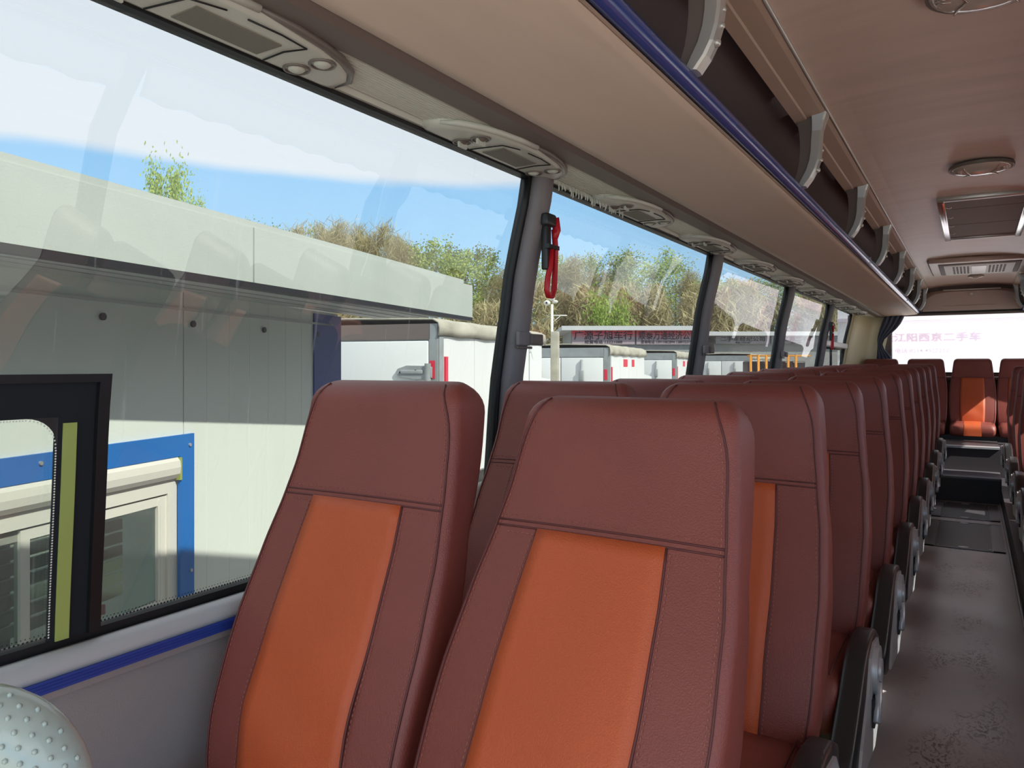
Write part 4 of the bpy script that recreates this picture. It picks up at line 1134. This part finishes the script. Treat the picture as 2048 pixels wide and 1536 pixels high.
# ---- sign building (front parallel to the picture roughly)
def shop_row(px0, px1, d, top_py, sign_py0, sign_py1, texts, label, red=True):
    a = W(px0, d); b_ = W(px1, d); L = (b_-a).length; rz = TH
    t = empty('shop_building', (a.x, a.y, GZ), rz); tag(t, label, 'building', 'low shop buildings across the yard')
    Z = lambda py: EYE+(731-py)/1500*d-GZ
    Hh = Z(top_py)
    MB().box((0, 0, 0), (L, 5, Hh-.15)).build('walls', M['greywall'], t)
    MB().box((-.4, -.5, Hh-.17), (L+.3, 5.3, Hh)).build('roof', M['roofgrey'], t)
    n = len(texts); w = L/n
    for k, (big, small, isred) in enumerate(texts):
        sb = MB().box((k*w+.03, -.16, Z(sign_py1)), ((k+1)*w-.03, -.05, Z(sign_py0))).build('sign_board', M['banner'] if isred else M['signgrey'], t)
        hs = Z(sign_py0)-Z(sign_py1)
        text_mesh('sign_lettering', big, hs*.66, M['ink'], sb, (k*w+w*.5, -.165, Z(sign_py1)+hs*.40), (PI/2, 0, 0), align='CENTER', xs=min(1.3, w*.92/(len(big)*hs*.66)))
        text_mesh('sign_phone_number', small, hs*.27, M['ink'], sb, (k*w+w*.5, -.165, Z(sign_py1)+hs*.08), (PI/2, 0, 0), align='CENTER', xs=min(1.2, w*.9/(len(small)*hs*.16)))
    nd = int(L/1.6)
    for k in range(nd):
        x0 = .4+k*L/nd
        f = MB().box((x0, -.03, .9 if k % 3 else .05), (x0+1.0, .0, 2.3)).build('shop_window' if k % 3 else 'shop_door', M['white'], t)
        MB().box((x0+.07, -.045, .97 if k % 3 else .12), (x0+.93, -.03, 2.22)).build('window_pane', M['blackplastic'], f)
    return t
shop_row(1142, 1398, 30, 653, 661, 689, [('广源子旭车行', '经营电话 13221088', True), ('顺泰万通经济公司', '咨询电话 13911002894 13801531531', True)], 'low shop building with a faded red sign banner seen through the second window')
shop_row(1428, 1760, 31.5, 664, 673, 688, [('二手车经纪公司', '电话 13901287', False), ('亿源二手车', '电话 13681157', False), ('汽车服务', '电话 4922222', False)], 'low grey shop building with grey signs seen through the third window', False)
# orange machine on a flatbed
p = W(1520, 24); t = empty('flatbed_machine', (p.x, p.y, GZ), TH); tag(t, 'low machine with orange frame parked beside the corrugated truck', 'machine')
b = MB(); b.box((-.5, -.4, .8), (2.0, .8, 1.1)); b.build('bed', M['truck'], t)
b = MB()
for x in (-.3, .2, .9): b.tube([(x, 0, 1.1), (x, 0, 2.75), (x+.25, 0, 2.75), (x+.25, 0, 1.1)], .04, 6)
b.tube([(-.4, 0, 2.72), (1.6, 0, 2.72)], .03, 6); b.build('frame', M['rust'], t)
MB().rbox((-.35, .1, 1.1), (1.5, .7, 2.55), .05).build('body', M['blackplastic'], t)
b = MB()
for x in (-.1, 1.6): b.disc((x, -.25, .42), .42, .25, axis='y', n=18)
b.build('wheels', M['tyre'], t)
# ---- rear view: pale wall with lettering behind the bus
t = empty('yard_wall', (-6, 19, GZ)); tag(t, 'pale wall with faint pink lettering behind the back window', 'wall')
M['pinkpale'] = mat('pale_pink_board', srgb(250,226,234), .8); M['faint2'] = mat('sign_letter_grey', srgb(170,140,160), .8); M['palewall'] = mat('sunlit_white_wall', srgb(250,248,250), .8); M['faint'] = mat('faint_lettering', srgb(222,208,220), .8)
MB().box((3.3, 0, 0), (16, .3, 4.4)).build('masonry', M['palewall'], t)
MB().box((3.6, -.08, 2.86), (9.6, 0, 3.32)).build('sign_board', M['pinkpale'], t)
MB().box((3.3, -.10, 3.42), (11.5, 0, 3.50)).build('ledge', M['faint'], t)
text_mesh('sign_lettering', '大江阳西京二手车', .205, M['faint2'], t, (4.25, -.09, 2.96), (PI/2, 0, 0), xs=1.17)
text_mesh('sign_phone_number', '电话 8214 4922222', .11, M['faint2'], t, (4.5, -.09, 2.70), (PI/2, 0, 0), xs=1.2)
for x in (5.3, 7.2, 9.0):
    f = MB().box((x, -.04, 1.0), (x+.9, 0, 2.55)).build('shop_door', M['pinkpale'], t)
    MB().box((x+.06, -.06, 1.05), (x+.84, -.04, 2.48)).build('door_pane', M['faint'], f)

# ---- trees
def crown_mesh(name, m, n, rx, rz, leaf, clumps, seed, bare=False):
    r = random.Random(seed); b = MB(); cl_ = []
    for i in range(clumps):
        z = r.random()**.8; w = (1-abs(z-.42)**1.6)*.9
        a = r.uniform(0, 2*PI); q = r.random()**.6*w*rx
        cl_.append((q*math.cos(a), q*math.sin(a), z*rz, rx*r.uniform(.14, .3)))
    V = []; F = []
    for i in range(n):
        c = cl_[i % clumps]; p = Vector((r.gauss(0, 1), r.gauss(0, 1), r.gauss(0, 1.25)))*c[3]*.62+Vector(c[:3])
        u = Vector((r.gauss(0, 1), r.gauss(0, 1), r.gauss(0, 1))).normalized(); w = u.orthogonal().normalized()
        if bare:
            u = (Vector((r.gauss(0, .6), r.gauss(0, .6), r.uniform(.2, 1)))).normalized()*leaf*3.2; w = u.orthogonal().normalized()*leaf*.14
        else: u, w = u*leaf*r.uniform(.6, 1.2), w*leaf*r.uniform(.4, .8)
        k = len(V); V += [p-u-w*.3, p+w, p+u, p-w]; F.append((k, k+1, k+2, k+3))
    me = bpy.data.meshes.new(name); me.from_pydata([tuple(v) for v in V], [], F); me.materials.append(m); return me
def trunk_mesh(h, r0, seed, br=9, spread=1.2):
    r = random.Random(seed); b = MB()
    b.tube([(0, 0, 0), (.05*h*r.uniform(-.5, .5), .03, h*.5), (0, .05, h*.97)], [r0, r0*.65, r0*.12], 6)
    for i in range(br):
        z = h*r.uniform(.25, .85); a = r.uniform(0, 2*PI); L = spread*r.uniform(.5, 1.1)*(1.1-z/h)
        b.tube([(0, 0, z), (L*.5*math.cos(a), L*.5*math.sin(a), z+L*.6), (L*.8*math.cos(a), L*.8*math.sin(a), z+L*1.5)], [r0*.4, r0*.22, r0*.05], 5)
    return b.mesh('trunk', M['bark'])
CR = [crown_mesh('crown', M['leafgreen'], 5200, 1.5, 6.0, .075, 60, 1), crown_mesh('crown', M['leafdark'], 5200, 1.6, 6.0, .075, 55, 2),
      crown_mesh('crown', M['leafbrown'], 4200, 1.7, 6.0, .10, 50, 3, True), crown_mesh('crown', M['leafbright'], 3600, 1.5, 2.6, .07, 40, 4),
      crown_mesh('crown', M['leafbrown'], 5200, 2.4, 3.6, .12, 60, 5, True)]
TRK = [trunk_mesh(8, .12, 11), trunk_mesh(8, .10, 12, 14), trunk_mesh(4, .08, 13)]
KN = ['light green leafy', 'dull green leafy', 'bare brownish budding']
def tree(px, d, top_py, kind, label, group, base=.28, wide=1.0):
    p = W(px, d); h = EYE+(731-top_py)/1500*d-GZ
    t = empty('tree', (p.x, p.y, GZ), random.uniform(0, 6)); tag(t, label, 'tree', group)
    ch = 2.6 if kind == 3 else (3.6 if kind == 4 else 6.0)
    tr_ = link('trunk', TRK[2 if kind in (3, 4) else kind % 2], t); tr_.scale = (1, 1, h*.97/(4 if kind in (3, 4) else 8))
    c = link('crown', CR[kind], t); c['kind'] = 'stuff'; c.location = (0, 0, h*base); s = h*(1-base)/ch; c.scale = (wide, wide, s*.97)
    return t
tops = [(500,448,1),(548,462,1),(580,455,2),(612,458,0),(650,446,2),(684,450,2),(722,455,2),(752,452,2),(790,470,2),(812,488,0),(838,498,1),(872,482,0),(900,500,1),(930,505,0),(958,500,1),(985,522,0),(1012,540,2),
        (1075,520,0),(1110,512,0),(1145,520,2),(1180,512,1),(1215,532,2),(1250,505,1),(1285,528,0),(1322,500,0),(1352,515,1),(1385,548,2),(1420,555,0),(1460,560,1),(1500,562,0),(1545,560,1),(1590,575,0),(1640,580,1),(1700,585,2)]
nth = {}
for i, (px, py, k) in enumerate(tops):
    where = 'above the cabin roof' if px < 960 else ('behind the second window' if px < 1420 else 'through the far side windows')
    nn = nth[where] = nth.get(where, 0)+1
    tree(px, 42+(i*7 % 11), py, k, '%s tree %s, %s from the left there' % (KN[k], where, (ordn+['twelfth','thirteenth','fourteenth','fifteenth','sixteenth','seventeenth'])[nn-1]), 'tree line beyond the yard', wide=1.15)
thick = MB(); rt_ = random.Random(5); V = []; F = []
for i in range(46):
    px = 880+rt_.random()*860; d = rt_.uniform(38, 43); tp = 560+rt_.random()*60; p = W(px, d); h = EYE+(731-tp)/1500*d-GZ
    for k in range(900):
        z = h*rt_.random()**.75; r_ = 1.5*(1.1-z/h)**.5; a = rt_.uniform(0, 6.28); q = r_*rt_.random()**.5
        c = Vector((p.x+q*math.cos(a), p.y+q*math.sin(a), GZ+z)); u = Vector((rt_.gauss(0, .6), rt_.gauss(0, .6), rt_.uniform(.2, 1))).normalized(); w = u.orthogonal().normalized()*rt_.uniform(.02, .045)
        u = u*rt_.uniform(.2, .5); n0 = len(V); V += [tuple(c-u-w*.3), tuple(c+w), tuple(c+u), tuple(c-w)]; F.append((n0, n0+1, n0+2, n0+3))
me = bpy.data.meshes.new('thicket'); me.from_pydata(V, [], F); me.materials.append(M['leafbrown'])
tag(link('foliage', me), 'tangle of bare brown twigs and undergrowth below the tree line', 'bushes', kind='stuff')
tree(1215, 36.5, 596, 3, 'round bright green shrub behind the sign building', 'shrubs', base=.2, wide=1.0)
tree(338, 17, 345, 3, 'green treetop rising behind the cabin roof at the left', 'shrubs', base=.62, wide=.42)
tree(385, 19, 402, 3, 'thin treetop just above the cabin roof edge', 'shrubs', base=.7, wide=.3)
